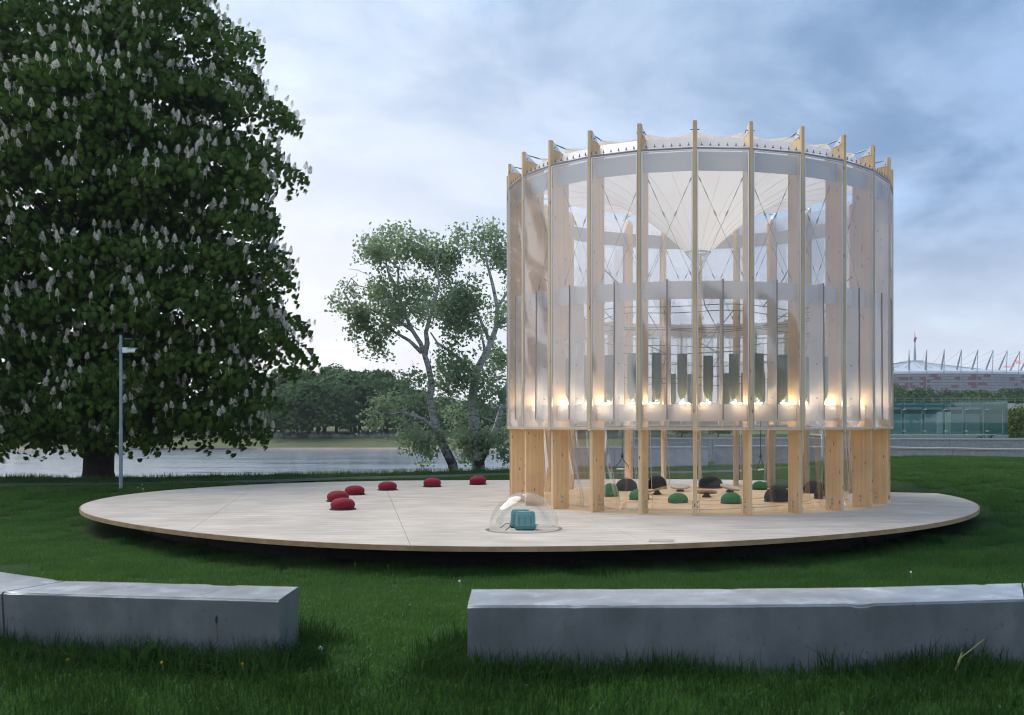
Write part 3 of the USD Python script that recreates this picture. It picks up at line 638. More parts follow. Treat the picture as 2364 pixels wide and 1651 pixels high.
obj('apex_ring', MB().lathe([(0.235, 5.40), (0.262, 5.40), (0.262, 5.45), (0.235, 5.45), (0.235, 5.40)], c0, 26), 'steel', mem, smooth=30)
bk = MB()
for k in range(26):
    t = k * 2 * PI / 26; bk.tube([pt(0.25, t, 5.42), pt(0.10, t, 5.20), pt(0.04, t, 5.10)], 0.006, sides=4)
obj('apex_basket', bk, 'steel', mem)
for k in range(NB):
    t = PH0 + k * DEL
    obj('stay_cable', MB().tube([pt(3.52, t, 6.855), pt(3.62, t, 6.87), pt(3.84, t, 6.90)], [0.006, 0.013, 0.006], sides=5), 'cable_steel', pav)

# ------------------------------------------------------------------ rope net inside the pavilion
net = Thing('rope_net', 'round climbing net of dark green ropes hung inside the pavilion', 'rope net', (CXY[0], CXY[1], 2.7))
for z, r in ((4.07, 2.35), (3.99, 2.05), (3.66, 2.30), (3.22, 2.1), (2.78, 1.9)):
    a = np.linspace(0, 2 * PI, 53)
    obj('ring_rope', MB().tube(np.stack([CXY[0] + r * np.sin(a), CXY[1] - r * np.cos(a), z + 0.025 * np.sin(6 * a)], 1), 0.0085, sides=5, cap=False), 'rope_green', net)
for k in range(13):
    t = PH0 + (2 * k + 0.02) * DEL
    obj('stay_rope', MB().tube([pt(3.47, t, 4.62), pt(2.9, t + 0.03, 4.30), pt(2.35, t + 0.06, 4.07)], 0.011, sides=5), 'rope_green', net)
    if k % 3 == 0: obj('net_rope', MB().tube([pt(2.35, t + 0.06, 4.07), pt(2.28, t + 0.16, 3.66), pt(2.2, t + 0.0, 3.42), pt(2.1, t + 0.22, 3.2), pt(1.9, t + 0.1, 2.8), pt(1.75, t + 0.1, 2.7)], 0.009, sides=5), 'rope_green', net)
for (px, py, y, top, rot, lab) in ((1436.5, 1083, 18.0, 2.72, 0.0, 'green rope trapeze handle with white bar hanging left of the middle posts'),
                            (1756, 1084, 18.1, 2.72, 0.95, 'green rope trapeze handle with white bar hanging right of the middle posts'),
                            (1609.5, 1017, 18.6, 2.72, 1.35, 'green rope handle hanging higher, half hidden behind the middle front post')):
    c = at(px, py, y); h = Thing('trapeze_handle', lab, 'handle', tuple(c), 'trapeze handles hanging in the pavilion')
    u = np.array([math.cos(rot), math.sin(rot), 0]); w_ = 0.112
    obj('hanging_rope', MB().tube([c + [0, 0, 0.30], c + [0, 0, 0.6], [c[0], c[1], top]], 0.009), 'rope_green', h)
    obj('loop', MB().tube([c - u * w_ + [0, 0, 0.0], c - u * (w_ + 0.008) + [0, 0, 0.05], c - u * 0.05 + [0, 0, 0.135], c + [0, 0, 0.205], c + u * 0.05 + [0, 0, 0.135], c + u * (w_ + 0.008) + [0, 0, 0.05], c + u * w_], 0.010), 'rope_green', h)
    obj('knot', MB().lathe([(0.0, 0.20), (0.024, 0.215), (0.026, 0.25), (0.012, 0.275), (0.016, 0.29), (0.0, 0.32)], c, 10), 'black_rubber', h, smooth=True)
    obj('bar', MB().tube([c - u * w_, c + u * w_], 0.013, sides=8), 'handle_metal', h)

# ------------------------------------------------------------------ clear curtains
def curtain(t, width, lean, seed, label, group, r=3.40, lift=0.0):
    nu, nv = 30, 22
    r_ = np.random.default_rng(seed); ph = r_.uniform(0, 6.28, 4)
    V_ = np.zeros((nv, nu, 3)); zt, zb = 1.845, DECKZ + 0.035 + lift
    for i in range(nv):
        s = i / (nv - 1); z = zt + (zb - zt) * s
        for j in range(nu):
            u = j / (nu - 1) - 0.5
            w_ = width * (1 - 0.10 * s * math.sin(ph[3]))
            off = lean * s ** 1.3 + u * w_
            dr = 0.022 * math.sin(u * 9 + ph[0]) * (0.4 + 0.6 * s) + 0.006 * math.sin(u * 23 + ph[1] + 2 * s) + 0.03 * s * math.sin(3 * s + ph[2])
            if s > 0.90: dr += (s - 0.90) / 0.10 * 0.09
            V_[i, j] = pt(r + dr, t + off / r, z - (0 if s < 1 else 0.01))
    o = Thing('plastic_curtain', label, 'curtain', tuple(pt(r, t, 1.845)), group)
    sh_ = obj('clear_sheet', (V_.reshape(-1, 3), grid_faces(nv, nu)), 'curtain_pvc', o, smooth=True)
    hem = MB()
    for j in (0, nu - 1): hem.tube(V_[:, j], 0.0075, sides=4)
    obj('hem', hem, 'hem_edge', o)
sheet('hem_edge', (0.86, 0.87, 0.92), 0.28, ior=1.5, hazecol=(0.75, 0.77, 0.86))
order = ['first', 'second', 'third', 'fourth', 'fifth', 'sixth', 'seventh', 'eighth', 'ninth', 'tenth', 'eleventh', 'twelfth', 'thirteenth', 'fourteenth']
for k in range(12):
    kk = k - 6; t = PH0 + (kk + 0.5) * DEL
    curtain(t, 0.66 + 0.2 * random.random(), [0.35, 0.42, 0.48, 0.30, -0.05, 0.04, 0.02, 0.22, 0.2, 0.3, 0.28, 0.22][k], 100 + k,
            f'clear plastic curtain hanging below the {order[k]} front panel counted from the left', 'clear curtains hanging inside the front posts')
for k in range(14):
    t = PH0 + (6 + k + 0.5) * DEL
    curtain(t, 0.85, random.uniform(-0.12, 0.12), 200 + k, f'clear plastic curtain along the back of the pavilion, {order[13 - k]} from the left', 'clear curtains along the back of the pavilion')

# ------------------------------------------------------------------ cushions, discs, pump and dome
def on_deck(px, py): 
    y = (CAMZ - DECKZ) * FP / (py - CY); return np.array([(px - CX) / FP * y, y, DECKZ])
def cushion(name, px, py, wpx, hpx, fabric, label, group, round_=2.2, rim=0.0, base=0.022):
    c = on_deck(px, py); y = c[1]; R = wpx / 2 / FP * y; H = hpx / FP * y
    c = c + np.array([0, R * 0.8, 0]); c[0] *= (c[1] / y); R *= c[1] / y; H = (H * c[1] / y - 0.05 * R)
    c[2] = floor_z(c[0], c[1]) if math.hypot(c[0] - CXY[0], c[1] - CXY[1]) < 3.3 else DECKZ
    t = Thing(name, label, 'seat cushion', tuple(c), group)
    Rb = R if rim else R * 0.99; low = 0.32 if rim else 0.15
    obj('base_plate', MB().lathe([(0.0, 0.0), (Rb * 0.99, 0.0), (Rb, 0.006), (Rb, base - 0.004), (Rb * 0.97, base), (0.0, base)], c, 40), 'black_rubber', t, smooth=40)
    Rc = R * (0.93 if rim else 0.965); pr = []
    for a in np.linspace(-0.42, PI / 2, 20):
        ca, sa = math.cos(a), math.sin(a)
        zc = base + H * low
        zz = zc + (H - base - H * low) * max(sa, 0) ** 0.95 if sa > 0 else zc + (zc - base) * sa / math.sin(0.42)
        pr.append((Rc * (abs(ca) ** (2 / round_)) if sa > 0 else Rc * (1 - 0.09 * (sa / math.sin(0.42)) ** 2), zz))
    pr[-1] = (0.0005, pr[-1][1])
    obj('cushion', MB().lathe(pr, c, 40), fabric, t, smooth=True)
    zs = base + H * low; obj('seam', MB().lathe([(Rc * 0.995, zs - 0.004), (Rc + 0.003, zs), (Rc * 0.995, zs + 0.004)], c, 40), fabric, t, smooth=True)
s1 = 500 / 2296
reds = [((285 + 553) / 2, 452, 268, 130, 'red round seat cushion nearest the camera, in front of the other red cushions'),
        (368, 362, 240, 118, 'red round seat cushion farthest left on the deck, partly behind the nearest red one'),
        (545, 292, 220, 104, 'red round seat cushion just right of and behind the overlapping red pair'),
        (894, 243, 208, 98, 'red round seat cushion alone in the middle of the red row'),
        (1367, 207, 196, 100, 'red round seat cushion second nearest the pavilion, below the leaning poplar trunk'),
        (1851, 182, 188, 98, 'red round seat cushion closest to the pavilion, farthest back on the deck')]
for (x, y, w_, h, lab) in reds:
    cushion('red_cushion', 700 + x * s1, 1080 + y * s1, w_ * s1, h * s1, 'red_fabric', lab, 'red round cushions on the open deck', rim=1)
s2 = 600 / 2296
blacks = [(368, 293, 202, 116, 'large black domed cushion behind the third front post, leftmost of the black ones'),
          (638, 270, 178, 118, 'large black domed cushion at the back, right of the post with the hanging handle'),
          (1110, 265, 227, 110, 'large black domed cushion at the back just right of the middle front post'),
          (1705, 395, 250, 137, 'large black domed cushion nearest the front, between two posts right of the middle'),
          (2025, 310, 200, 120, 'black domed cushion farthest back on the right, behind another black one'),
          (2105, 360, 165, 130, 'black domed cushion farthest right, half hidden behind a wide post')]
for (x, y, w_, h, lab) in blacks:
    cushion('black_cushion', 1350 + x * s2, 1060 + y * s2, w_ * s2, h * s2, 'black_fabric', lab, 'black domed cushions inside the pavilion', round_=2.12)
greens = [(225, 345, 158, 120, 'green domed cushion farthest left inside the pavilion'), (480, 375, 185, 98, 'green domed cushion partly behind the front post left of the middle'),
          (823, 402, 186, 88, 'green domed cushion at the front left of the middle front post'), (1294, 410, 195, 102, 'green domed cushion at the front right of the middle front post'),
          (1546, 278, 143, 78, 'green domed cushion farthest back, below the right hanging handle')]
for (x, y, w_, h, lab) in greens:
    cushion('green_cushion', 1350 + x * s2, 1060 + y * s2, w_ * s2, h * s2, 'green_fabric', lab, 'green domed cushions inside the pavilion', round_=2.02)
# tilting balance discs
for (x, y, w_, tx, ty, lab) in ((640, 335, 185, 0.10, 0.26, 'tilted plywood balance disc on a dark pivot, leftmost of the discs'), (845, 305, 170, -0.16, 0.0, 'plywood balance disc with its pale top tipped towards the camera'),
                               (1078, 358, 190, 0.22, -0.02, 'plywood balance disc tipped back to show its brown underside and dark pivot'), (1285, 312, 180, -0.12, -0.22, 'pale balance disc with its right side raised, rightmost of the discs')):
    c = on_deck(1350 + x * s2, 1060 + y * s2); y0 = c[1]; R = w_ * s2 / 2 / FP * y0; c = c + np.array([0, R * 0.5, 0]); c[2] = floor_z(c[0], c[1])
    t = Thing('balance_disc', lab, 'balance disc', tuple(c), 'tilting balance discs inside the pavilion')
    Rm = trimesh.transformations.euler_matrix(-tx, ty * -1, 0)[:3, :3]
    d_ = MB().lathe([(0.0, 0.0), (R, 0.0), (R, 0.032), (0.0, 0.032)], (0, 0, 0), 40).done()
    obj('disc', (d_[0] @ Rm.T + c + [0, 0, 0.085], d_[1]), 'disc_ply', t, smooth=30)
    d2 = MB().lathe([(0.0, 0.0325), (R * 0.985, 0.0325), (R * 0.985, 0.036), (0.0, 0.036)], (0, 0, 0), 40).done()
    obj('pale_top', (d2[0] @ Rm.T + c + [0, 0, 0.085], d2[1]), 'white_board', t, smooth=30)
    obj('pivot', MB().lathe([(0.0, 0.0), (R * 0.40, 0.0), (R * 0.42, 0.02), (R * 0.26, 0.05), (R * 0.2, 0.088), (0.0, 0.088)], c, 20), 'black_rubber', t, smooth=40)
# clear dome
dc = np.array([(1209.8 - CX) / FP * 14.0, 14.0, DECKZ])
dm = Thing('clear_dome', 'clear plastic dome sitting on the deck over two teal pumps', 'dome', tuple(dc))
R = 0.505; pr = [(R * math.cos(a) ** 0.93 if a < PI / 2 - 1e-6 else 0.0005, 0.012 + 0.525 * math.sin(a)) for a in np.linspace(0, PI / 2, 30)]
obj('shell', MB().lathe(pr, dc, 64), 'dome_acrylic', dm, smooth=True)
obj('flange', MB().lathe([(0.505, 0.0), (0.555, 0.0), (0.555, 0.010), (0.505, 0.012)], dc, 64), 'dome_acrylic', dm, smooth=30)
import manifold3d as m3
def rbox(c, size, r, rz=0.0, taper=1.0):
    sp = m3.Manifold.sphere(r, 12); hs = np.array(size) / 2 - r; parts = []
    for sx in (-1, 1):
        for sy in (-1, 1):
            for sz in (-1, 1):
                k = taper if sz > 0 else 1.0
                parts.append(sp.translate((float(sx * hs[0] * k), float(sy * hs[1] * k), float(sz * hs[2]))))
    h = m3.Manifold.batch_hull(parts).rotate((0, 0, math.degrees(rz))).translate(tuple(float(x) for x in c)).to_mesh()
    return h.vert_properties[:, :3], h.tri_verts
for (px, dy, w_, lab) in ((1213.5, -0.06, 0.285, 'teal air pump in front under the clear dome'), (1201, 0.24, 0.285, 'teal air pump half hidden behind the other pump under the dome')):
    c = np.array([(px - CX) / FP * (14.0 + dy), 14.0 + dy, DECKZ])
    t = Thing('air_pump', lab, 'air pump', tuple(c), 'teal air pumps under the clear dome')
    obj('lid', rbox(c + [0, 0, 0.150], (w_ * 0.96, 0.20, 0.21), 0.030, taper=0.93), 'pump_teal', t, smooth=40)
    obj('tray', rbox(c + [0, 0, 0.038], (w_ * 1.02, 0.22, 0.05), 0.012), 'pump_dark', t, smooth=40)
    obj('top_cap', rbox(c + [0, 0, 0.254], (w_ * 0.80, 0.16, 0.02), 0.008), 'pump_teal', t, smooth=40)
    for kx in (-0.3, 0.0, 0.3): obj('rib', rbox(c + [w_ * kx, -0.099, 0.135], (0.022, 0.010, 0.12), 0.004), 'pump_dark', t, smooth=40)
    fb = MB()
    for sx in (-1, 1):
        for sy in (-1, 1): fb.mesh(trimesh.creation.cylinder(0.018, 0.014, sections=10).apply_translation(c + [sx * w_ * 0.38, sy * 0.075, 0.007]))
    obj('foot', fb, 'black_rubber', t)
    obj('spout', MB().tube([c + [w_ / 2 - 0.01, 0, 0.07], c + [w_ / 2 + 0.045, -0.02, 0.072]], 0.011), 'white_plastic', t)
    obj('power_cable', MB().tube([c + [-w_ / 2 + 0.01, -0.05, 0.07], c + [-w_ / 2 - 0.06, -0.09, 0.06], c + [-w_ / 2 - 0.11, -0.13, 0.02], c + [-w_ / 2 - 0.13, -0.15, 0.008]], 0.006), 'black_plastic', t)

# ------------------------------------------------------------------ concrete benches
def bench(name, label, front, back, zt, zb, batter=0.035, seg_noise=0):
    """front, back: the top's two long edges (x, y) from left to right."""
    fr, bk = np.array(front, float), np.array(back, float); n_ = len(fr); e = 0.014
    def inset(a, b, k): return a + (b - a) / np.linalg.norm(b - a, axis=1, keepdims=True) * k
    ft, bt = inset(fr, bk, e), inset(bk, fr, e)
    rings = []
    for (a, z) in ((np.vstack([inset(fr, bk, batter), inset(bk, fr, 0)[::-1]]), zb), (np.vstack([fr, bk[::-1]]), zt - e), (np.vstack([ft, bt[::-1]]), zt)):
        rings.append(np.c_[a, np.full(len(a), z)])
    m_ = 2 * n_; v = np.vstack(rings); f = []
    for k in range(2):
        for i in range(m_):
            j = (i + 1) % m_; f.append([k * m_ + i, k * m_ + j, (k + 1) * m_ + j, (k + 1) * m_ + i])
    for i in range(n_ - 1): f.append([2 * m_ + i, 2 * m_ + i + 1, 2 * m_ + m_ - 2 - i, 2 * m_ + m_ - 1 - i])
    t = Thing(name, label, 'bench', (float(fr[:, 0].mean()), float(fr[:, 1].mean()), zb), 'concrete benches along the front of the lawn')
    vv, ff = vf((v, f)) if np.array([len(x) for x in f]).min() == 4 else (v, f)
    vv, ff = trimesh.remesh.subdivide_to_size(vv, ff, 0.07, max_iter=14)
    mm = trimesh.Trimesh(vv, ff, process=True); mm.merge_vertices(); vv, ff = np.array(mm.vertices), np.array(mm.faces)
    cen = np.array([vv[:, 0].mean(), vv[:, 1].mean()])
    near_top = np.exp(-((zt - 0.006 - vv[:, 2]) / 0.022) ** 2)
    chip = np.clip(meshkit.noise(vv * 9.0, 5) - 0.66, 0, 1) * 0.075 + meshkit.fbm(vv * 22.0, 3, 6) * 0.004
    allp = np.vstack([fr, bk]); hull_ = Polygon(np.vstack([fr, bk[::-1]]))
    dist_edge = np.array([hull_.exterior.distance(Point(*q)) for q in vv[:, :2]])
    mask = near_top * np.exp(-(dist_edge / 0.03) ** 2)
    vv[:, 2] -= chip * mask
    mid = (fr.mean(0) + bk.mean(0)) / 2
    toc = np.stack([0 * vv[:, 0], np.where(np.abs(vv[:, 1] - np.interp(vv[:, 0], np.sort(fr[:, 0]), fr[np.argsort(fr[:, 0]), 1])) < 0.08, 1.0, 0.0)], 1)
    vv[:, :2] += toc * (chip * mask * 0.6)[:, None]
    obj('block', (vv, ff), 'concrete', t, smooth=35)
    return t
bt_ = 0.85
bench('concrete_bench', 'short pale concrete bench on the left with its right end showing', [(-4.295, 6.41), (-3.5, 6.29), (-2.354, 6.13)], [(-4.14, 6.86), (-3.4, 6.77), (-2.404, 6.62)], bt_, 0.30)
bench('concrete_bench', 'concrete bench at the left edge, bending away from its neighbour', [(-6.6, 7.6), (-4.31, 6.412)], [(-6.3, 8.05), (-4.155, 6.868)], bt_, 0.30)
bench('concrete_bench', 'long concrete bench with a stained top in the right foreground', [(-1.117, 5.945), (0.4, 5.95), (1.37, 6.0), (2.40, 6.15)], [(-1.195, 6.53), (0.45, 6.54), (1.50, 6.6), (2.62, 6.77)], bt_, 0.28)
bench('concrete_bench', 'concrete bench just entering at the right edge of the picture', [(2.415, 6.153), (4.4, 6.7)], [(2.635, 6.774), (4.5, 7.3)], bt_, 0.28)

# ------------------------------------------------------------------ camera pole
pb = at(279, 1126, 22.3); pt_ = at(279, 774, 22.3); gz = float(ground_z(pb[0], pb[1]))
pole = Thing('camera_pole', 'slim grey steel pole with a white camera in front of the chestnut', 'pole', (pb[0], pb[1], gz))
zt = pt_[2]
obj('shaft', MB().lathe([(0.040, gz - 0.1), (0.040, gz + 1.4), (0.034, gz + 1.45), (0.031, zt), (0.0, zt)], (pb[0], pb[1], 0), 14), 'galvanised', pole, smooth=40)
obj('cap', MB().lathe([(0.035, zt), (0.035, zt + 0.03), (0.0, zt + 0.04)], (pb[0], pb[1], 0), 12), 'black_plastic', pole, smooth=40)
q = np.array([pb[0], pb[1], 0])
cmr = obj('camera_body', rbox(q + [0.26, -0.03, zt - 0.36], (0.20, 0.09, 0.09), 0.03), 'white_plastic', pole, smooth=40)
obj('camera_box', rbox(q + [0.115, -0.01, zt - 0.35], (0.12, 0.10, 0.13), 0.02), 'white_plastic', pole, smooth=40)
obj('camera_shade', MB().box(q + [0.27, -0.03, zt - 0.305], (0.22, 0.11, 0.012)), 'white_plastic', cmr)
obj('lens', MB().tube([q + [0.36, -0.03, zt - 0.37], q + [0.385, -0.03, zt - 0.375]], 0.03, sides=10), 'black_plastic', cmr)
obj('flood_lamp', rbox(q + [0.20, -0.02, zt - 0.10], (0.16, 0.08, 0.06), 0.02), 'black_plastic', pole, smooth=40)
obj('lamp_arm', MB().tube([q + [0.0, 0, zt - 0.07], q + [0.14, -0.02, zt - 0.09]], 0.012), 'black_plastic', pole)
obj('strap', MB().lathe([(0.032, zt - 0.32), (0.037, zt - 0.32), (0.037, zt - 0.30), (0.032, zt - 0.30)], q, 12), 'steel', pole)

# ------------------------------------------------------------------ trees
def leaflet(L_, w_, droop, base, direction, up, nseg=3, fold=0.12):
    """An obovate leaflet, folded along its rib and bent downwards: vertices, triangles."""
    d = np.asarray(direction, float); d /= np.linalg.norm(d); side = np.cross(d, up); side /= np.linalg.norm(side) + 1e-9; nn = np.cross(side, d)
    prof = {3: [(0.0, 0.12), (0.35, 0.62), (0.72, 1.0), (1.0, 0.0)], 2: [(0.0, 0.12), (0.64, 1.0), (1.0, 0.0)]}[nseg]
    v, f = [], []; p = np.array(base, float); last = 0.0; dd = d.copy()
    for k, (s, ww) in enumerate(prof):
        dd = dd + np.array([0, 0, -1.0]) * droop * (s - last); dd /= np.linalg.norm(dd)
        p = p + dd * L_ * (s - last); last = s
        sd = np.cross(dd, up); sd /= np.linalg.norm(sd) + 1e-9; nu_ = np.cross(sd, dd)
        h_ = w_ / 2 * ww
        v += [p - sd * h_ + nu_ * fold * h_, p, p + sd * h_ + nu_ * fold * h_]
    for k in range(len(prof) - 1):
        a = 3 * k
        if prof[k + 1][1] == 0.0: f += [[a, a + 1, a + 4], [a + 1, a + 2, a + 4]]
        else: f += [[a, a + 1, a + 4], [a, a + 4, a + 3], [a + 1, a + 2, a + 5], [a + 1, a + 5, a + 4]]
    return np.array(v), np.array(f)
def chestnut_cluster(seed, nleaf=6):
    r = np.random.default_rng(seed); mb = MB()
    for k in range(nleaf):
        az = 2 * PI * k / nleaf + r.uniform(-0.4, 0.4); el = r.uniform(-0.1, 0.5)
        out = np.array([math.cos(az) * math.cos(el), math.sin(az) * math.cos(el), math.sin(el)])
        tip = out * r.uniform(0.12, 0.26)
        size = r.uniform(0.8, 1.15)
        for q in range(7):
            th = (q - 3) * 0.40 + r.uniform(-0.08, 0.08)
            ln = 0.190 * size * (1 - 0.11 * abs(q - 3))
            side = np.cross(out, [0, 0, 1.0]); side /= np.linalg.norm(side)
            d = out * math.cos(th) + side * math.sin(th) + np.array([0, 0, -0.75])
            v, f = leaflet(ln * 1.08, 0.043 * size, 1.3, tip, d, np.array([0, 0, 1.0]) + 0.3 * out, 2, 0.30); mb.add(v, f)
    return mb
def panicle(seed):
    """An upright candle of small white flowers."""
    r = np.random.default_rng(seed); mb = MB(); L_ = 0.20
    for k in range(44):
        s = (k + 0.5) / 44; z = 0.02 + s * L_; rad = (0.072 * (1 - s) ** 0.75 + 0.006) * min(1.0, 0.45 + 2.8 * s); a = k * 2.4; rad *= r.uniform(0.6, 1.25)
        c = np.array([math.cos(a) * rad, math.sin(a) * rad, z]); u = np.array([math.cos(a), math.sin(a), 0.5]); u /= np.linalg.norm(u)
        w_ = np.cross(u, [0, 0, 1.0]); w_ /= np.linalg.norm(w_); h_ = np.cross(u, w_); e = 0.020 * r.uniform(0.7, 1.2); roll = r.uniform(0, 3)
        p, q = w_ * math.cos(roll) + h_ * math.sin(roll), -w_ * math.sin(roll) + h_ * math.cos(roll)
        mb.add([c + p * e, c + q * e + u * 0.008, c - p * e, c - q * e + u * 0.008], [[0, 1, 2, 3]])
    mb.add([[-0.006, 0, -0.16], [0.006, 0, -0.16], [0.004, 0, 0.06], [-0.004, 0, 0.06]], [[0, 1, 2, 3]])
    return mb
TC = np.array([-15.7, 27.5]); TG = float(ground_z(TC[0], TC[1]))
prof_z = np.array([1.1, 1.5, 2.2, 3.2, 5.0, 7.0, 8.6, 9.6, 11.0, 12.2, 13.2, 14.2, 15.0, 15.5]); prof_r = np.array([3.2, 4.3, 5.0, 5.3, 5.65, 5.5, 5.6, 5.2, 4.7, 4.3, 3.6, 2.6, 1.4, 0.3])
chest = Thing('chestnut_tree', 'huge dark chestnut tree covered in white flower candles by the river', 'tree', (TC[0], TC[1], TG))
r = np.random.default_rng(21)
lobes = []
for _ in range(6000):
    if len(lobes) >= 225: break
    z = r.uniform(1.5, 15.2); a = r.uniform(-PI, PI); k = r.uniform(0.60, 0.90) if r.random() < 0.85 else r.uniform(0.2, 0.6)
    rad = np.interp(z, prof_z, prof_r) * k; c = np.array([TC[0] + rad * math.sin(a), TC[1] - 0.72 * rad * math.cos(a), z])
    s = r.uniform(0.85, 1.45)
    if math.cos(a) < -0.35 and r.random() < 0.45: continue
    if any(np.linalg.norm((c - l[0]) * [1, 1, 1.6]) < 0.66 * (s + l[1]) for l in lobes): continue
    lobes.append((c, s, a))
pos, ax, fpos, fax = [], [], [], []
for (c, s, a) in lobes:
    n_ = int(72 * s * s)
    out = np.array([math.sin(a), -math.cos(a), 0])
    for _ in range(n_):
        d = r.normal(size=3); d /= np.linalg.norm(d)
        if d[2] < -0.15 and r.random() < 0.80: continue
        k = r.uniform(0.72, 1.05)
        p = c + d * np.array([s, s, s * 0.50]) * k + out * 0.1
        p[2] -= 0.25 * max(0.0, (d[:2] @ out[:2])) * s * 0.6
        if p[2] < 1.0: p[2] = 1.0 + r.uniform(0, 0.3)
        nrm = d * 0.8 + out * 0.5 + np.array([0, 0, 0.6]); nrm /= np.linalg.norm(nrm)
        pos.append(p); ax.append(nrm)
        if k > 0.80 and d[2] > -0.25 and (d @ out) > -0.35 and math.cos(a) > -0.5 and r.random() < 0.62:
            fpos.append(p + nrm * 0.13 + np.array([0, 0, 0.05])); u = np.array([0, 0, 1.0]) + out * r.uniform(0.0, 0.35) + r.normal(size=3) * 0.12; fax.append(u / np.linalg.norm(u))
# sparse inner foliage
for _ in range(650):
    z = r.uniform(2.2, 13.5); a = r.uniform(-PI, PI); rad = np.interp(z, prof_z, prof_r) * math.sqrt(r.uniform(0.02, 0.5))
    pos.append([TC[0] + rad * math.sin(a), TC[1] - rad * math.cos(a), z]); d = r.normal(size=3) + [0, 0, 1.2]; ax.append(d / np.linalg.norm(d))
pos, ax = np.array(pos), np.array(ax)
def frames(ax, spin):
    ref = np.where(np.abs(ax[:, 2:3]) < 0.95, [[0, 0, 1.0]], [[1.0, 0, 0]])
    x = np.cross(ref, ax); x /= np.linalg.norm(x, axis=1, keepdims=True); y = np.cross(ax, x)
    c, s = np.cos(spin)[:, None], np.sin(spin)[:, None]
    return np.stack([x * c + y * s, -x * s + y * c, ax], 2)
instancer(chest, 'crown', [(chestnut_cluster(k, 6), 'chestnut_leaf') for k in range(5)], pos, quat_from(frames(ax, r.uniform(0, 6.28, len(ax)))), r.uniform(0.85, 1.25, len(pos)), r.integers(0, 5, len(pos)))
fpos, fax = np.array(fpos), np.array(fax)
instancer(chest, 'blossoms', [(panicle(k), 'blossom') for k in range(3)], fpos, quat_from(frames(fax, r.uniform(0, 6.28, len(fax)))), r.uniform(0.65, 1.1, len(fpos)), r.integers(0, 3, len(fpos)))
trk = MB().tube([[TC[0] + 0.02, TC[1], TG - 0.3], [TC[0], TC[1], TG + 0.05], [TC[0], TC[1], TG + 0.4], [TC[0] + 0.03, TC[1], TG + 1.2], [TC[0] + 0.05, TC[1], 4.0], [TC[0] - 0.1, TC[1], 8.0], [TC[0] + 0.1, TC[1], 12.0], [TC[0], TC[1], 14.5]], [0.50, 0.46, 0.40, 0.385, 0.36, 0.26, 0.13, 0.03], sides=18)
obj('trunk', trk, 'bark_dark', chest, smooth=True)
for k in range(42):
    c, s, a = lobes[(k * 5) % len(lobes)]
    z0 = max(2.0, c[2] * 0.75 - 0.6); st = np.array([TC[0], TC[1], z0]); mid = (st + c) / 2 + np.array([0, 0, 0.25])
    obj('limb', MB().tube([st, mid, c], [0.13 * (1 - z0 / 18), 0.075, 0.025], sides=6), 'bark_dark', chest, smooth=True)

# generic branching: connect scattered points to a skeleton, thick where much is carried
def grow(main, pts, r_tip=0.010, power=0.48, r_seg=0.5, seed=0):
    """main: list of (polyline, radii). pts: attractors. Returns tubes [(points, radii)] of side branches."""
    r_ = np.random.default_rng(seed); nodes, parent, plen = [], [], []
    for poly, _ in main:
        poly = np.asarray(poly, float); seg = np.linalg.norm(np.diff(poly, axis=0), axis=1); cum = np.r_[0, np.cumsum(seg)]; n_ = max(2, int(cum[-1] / 0.35)); s = np.linspace(cum[-1] * 0.25, cum[-1], n_)
        nodes += list(np.stack([np.interp(s, cum, poly[:, i]) for i in range(3)], 1))
    roots = len(nodes); parent = [-1] * roots
    todo = [np.asarray(p, float) for p in pts]; T = np.array(todo); alive = np.ones(len(T), bool)
    N = np.array(nodes); D = np.linalg.norm(T[:, None] - N[None], axis=2); best = D.argmin(1); bd = D.min(1)
    order_ = []
    while alive.any():
        i = np.where(alive)[0][bd[alive].argmin()]
        a = nodes[best[i]]; b = T[i]; ln = np.linalg.norm(b - a); k = max(1, int(ln / 0.3)); pi_ = best[i]
        for q in range(1, k + 1):
            s = q / k; p = a + (b - a) * s + (r_.normal(size=3) * 0.03 + np.array([0, 0, 0.10 * math.sin(s * PI) * ln])) * (q < k)
            nodes.append(p); parent.append(pi_); pi_ = len(nodes) - 1
            dn = np.linalg.norm(T - p, axis=1); up = dn < bd; bd[up] = dn[up]; best[up] = pi_
        alive[i] = False
    n_ = len(nodes); kids = [[] for _ in range(n_)]
    for i in range(roots, n_): kids[parent[i]].append(i)
    w = np.ones(n_)
    for i in range(n_ - 1, roots - 1, -1):
        if kids[i]: w[i] = sum(w[c] for c in kids[i])
    rad = r_tip * w ** power
    tubes = []
    for i in range(n_):
        for c in kids[i]:
            if i < roots or c != max(kids[i], key=lambda q: w[q]):
                chain = [i, c]
                while kids[chain[-1]]: chain.append(max(kids[chain[-1]], key=lambda q: w[q]))
                tubes.append((np.array([nodes[q] for q in chain]), np.array([rad[c]] + [rad[q] for q in chain[1:]])))
    return tubes
def poplar_spray(seed, n_=13, size=0.075):
    r_ = np.random.default_rng(seed); mb = MB()
    for k in range(n_):
        c = r_.normal(size=3) * np.array([0.15, 0.15, 0.13]); d = r_.normal(size=3) + [0, 0, -0.4]; d /= np.linalg.norm(d); u = r_.normal(size=3); u /= np.linalg.norm(u)
        s = np.cross(d, u); s /= np.linalg.norm(s); L_ = size * r_.uniform(0.8, 1.5)
        mb.add([c, c + d * L_ * 0.45 + s * L_ * 0.5, c + d * L_ * 1.25, c + d * L_ * 0.45 - s * L_ * 0.5], [[0, 1, 2, 3]])
    return mb
sprays = [poplar_spray(k) for k in range(4)]
D2S = 2364 / 2296.0
def dpt(x, y, dep): return at(x * D2S, y * D2S, dep)
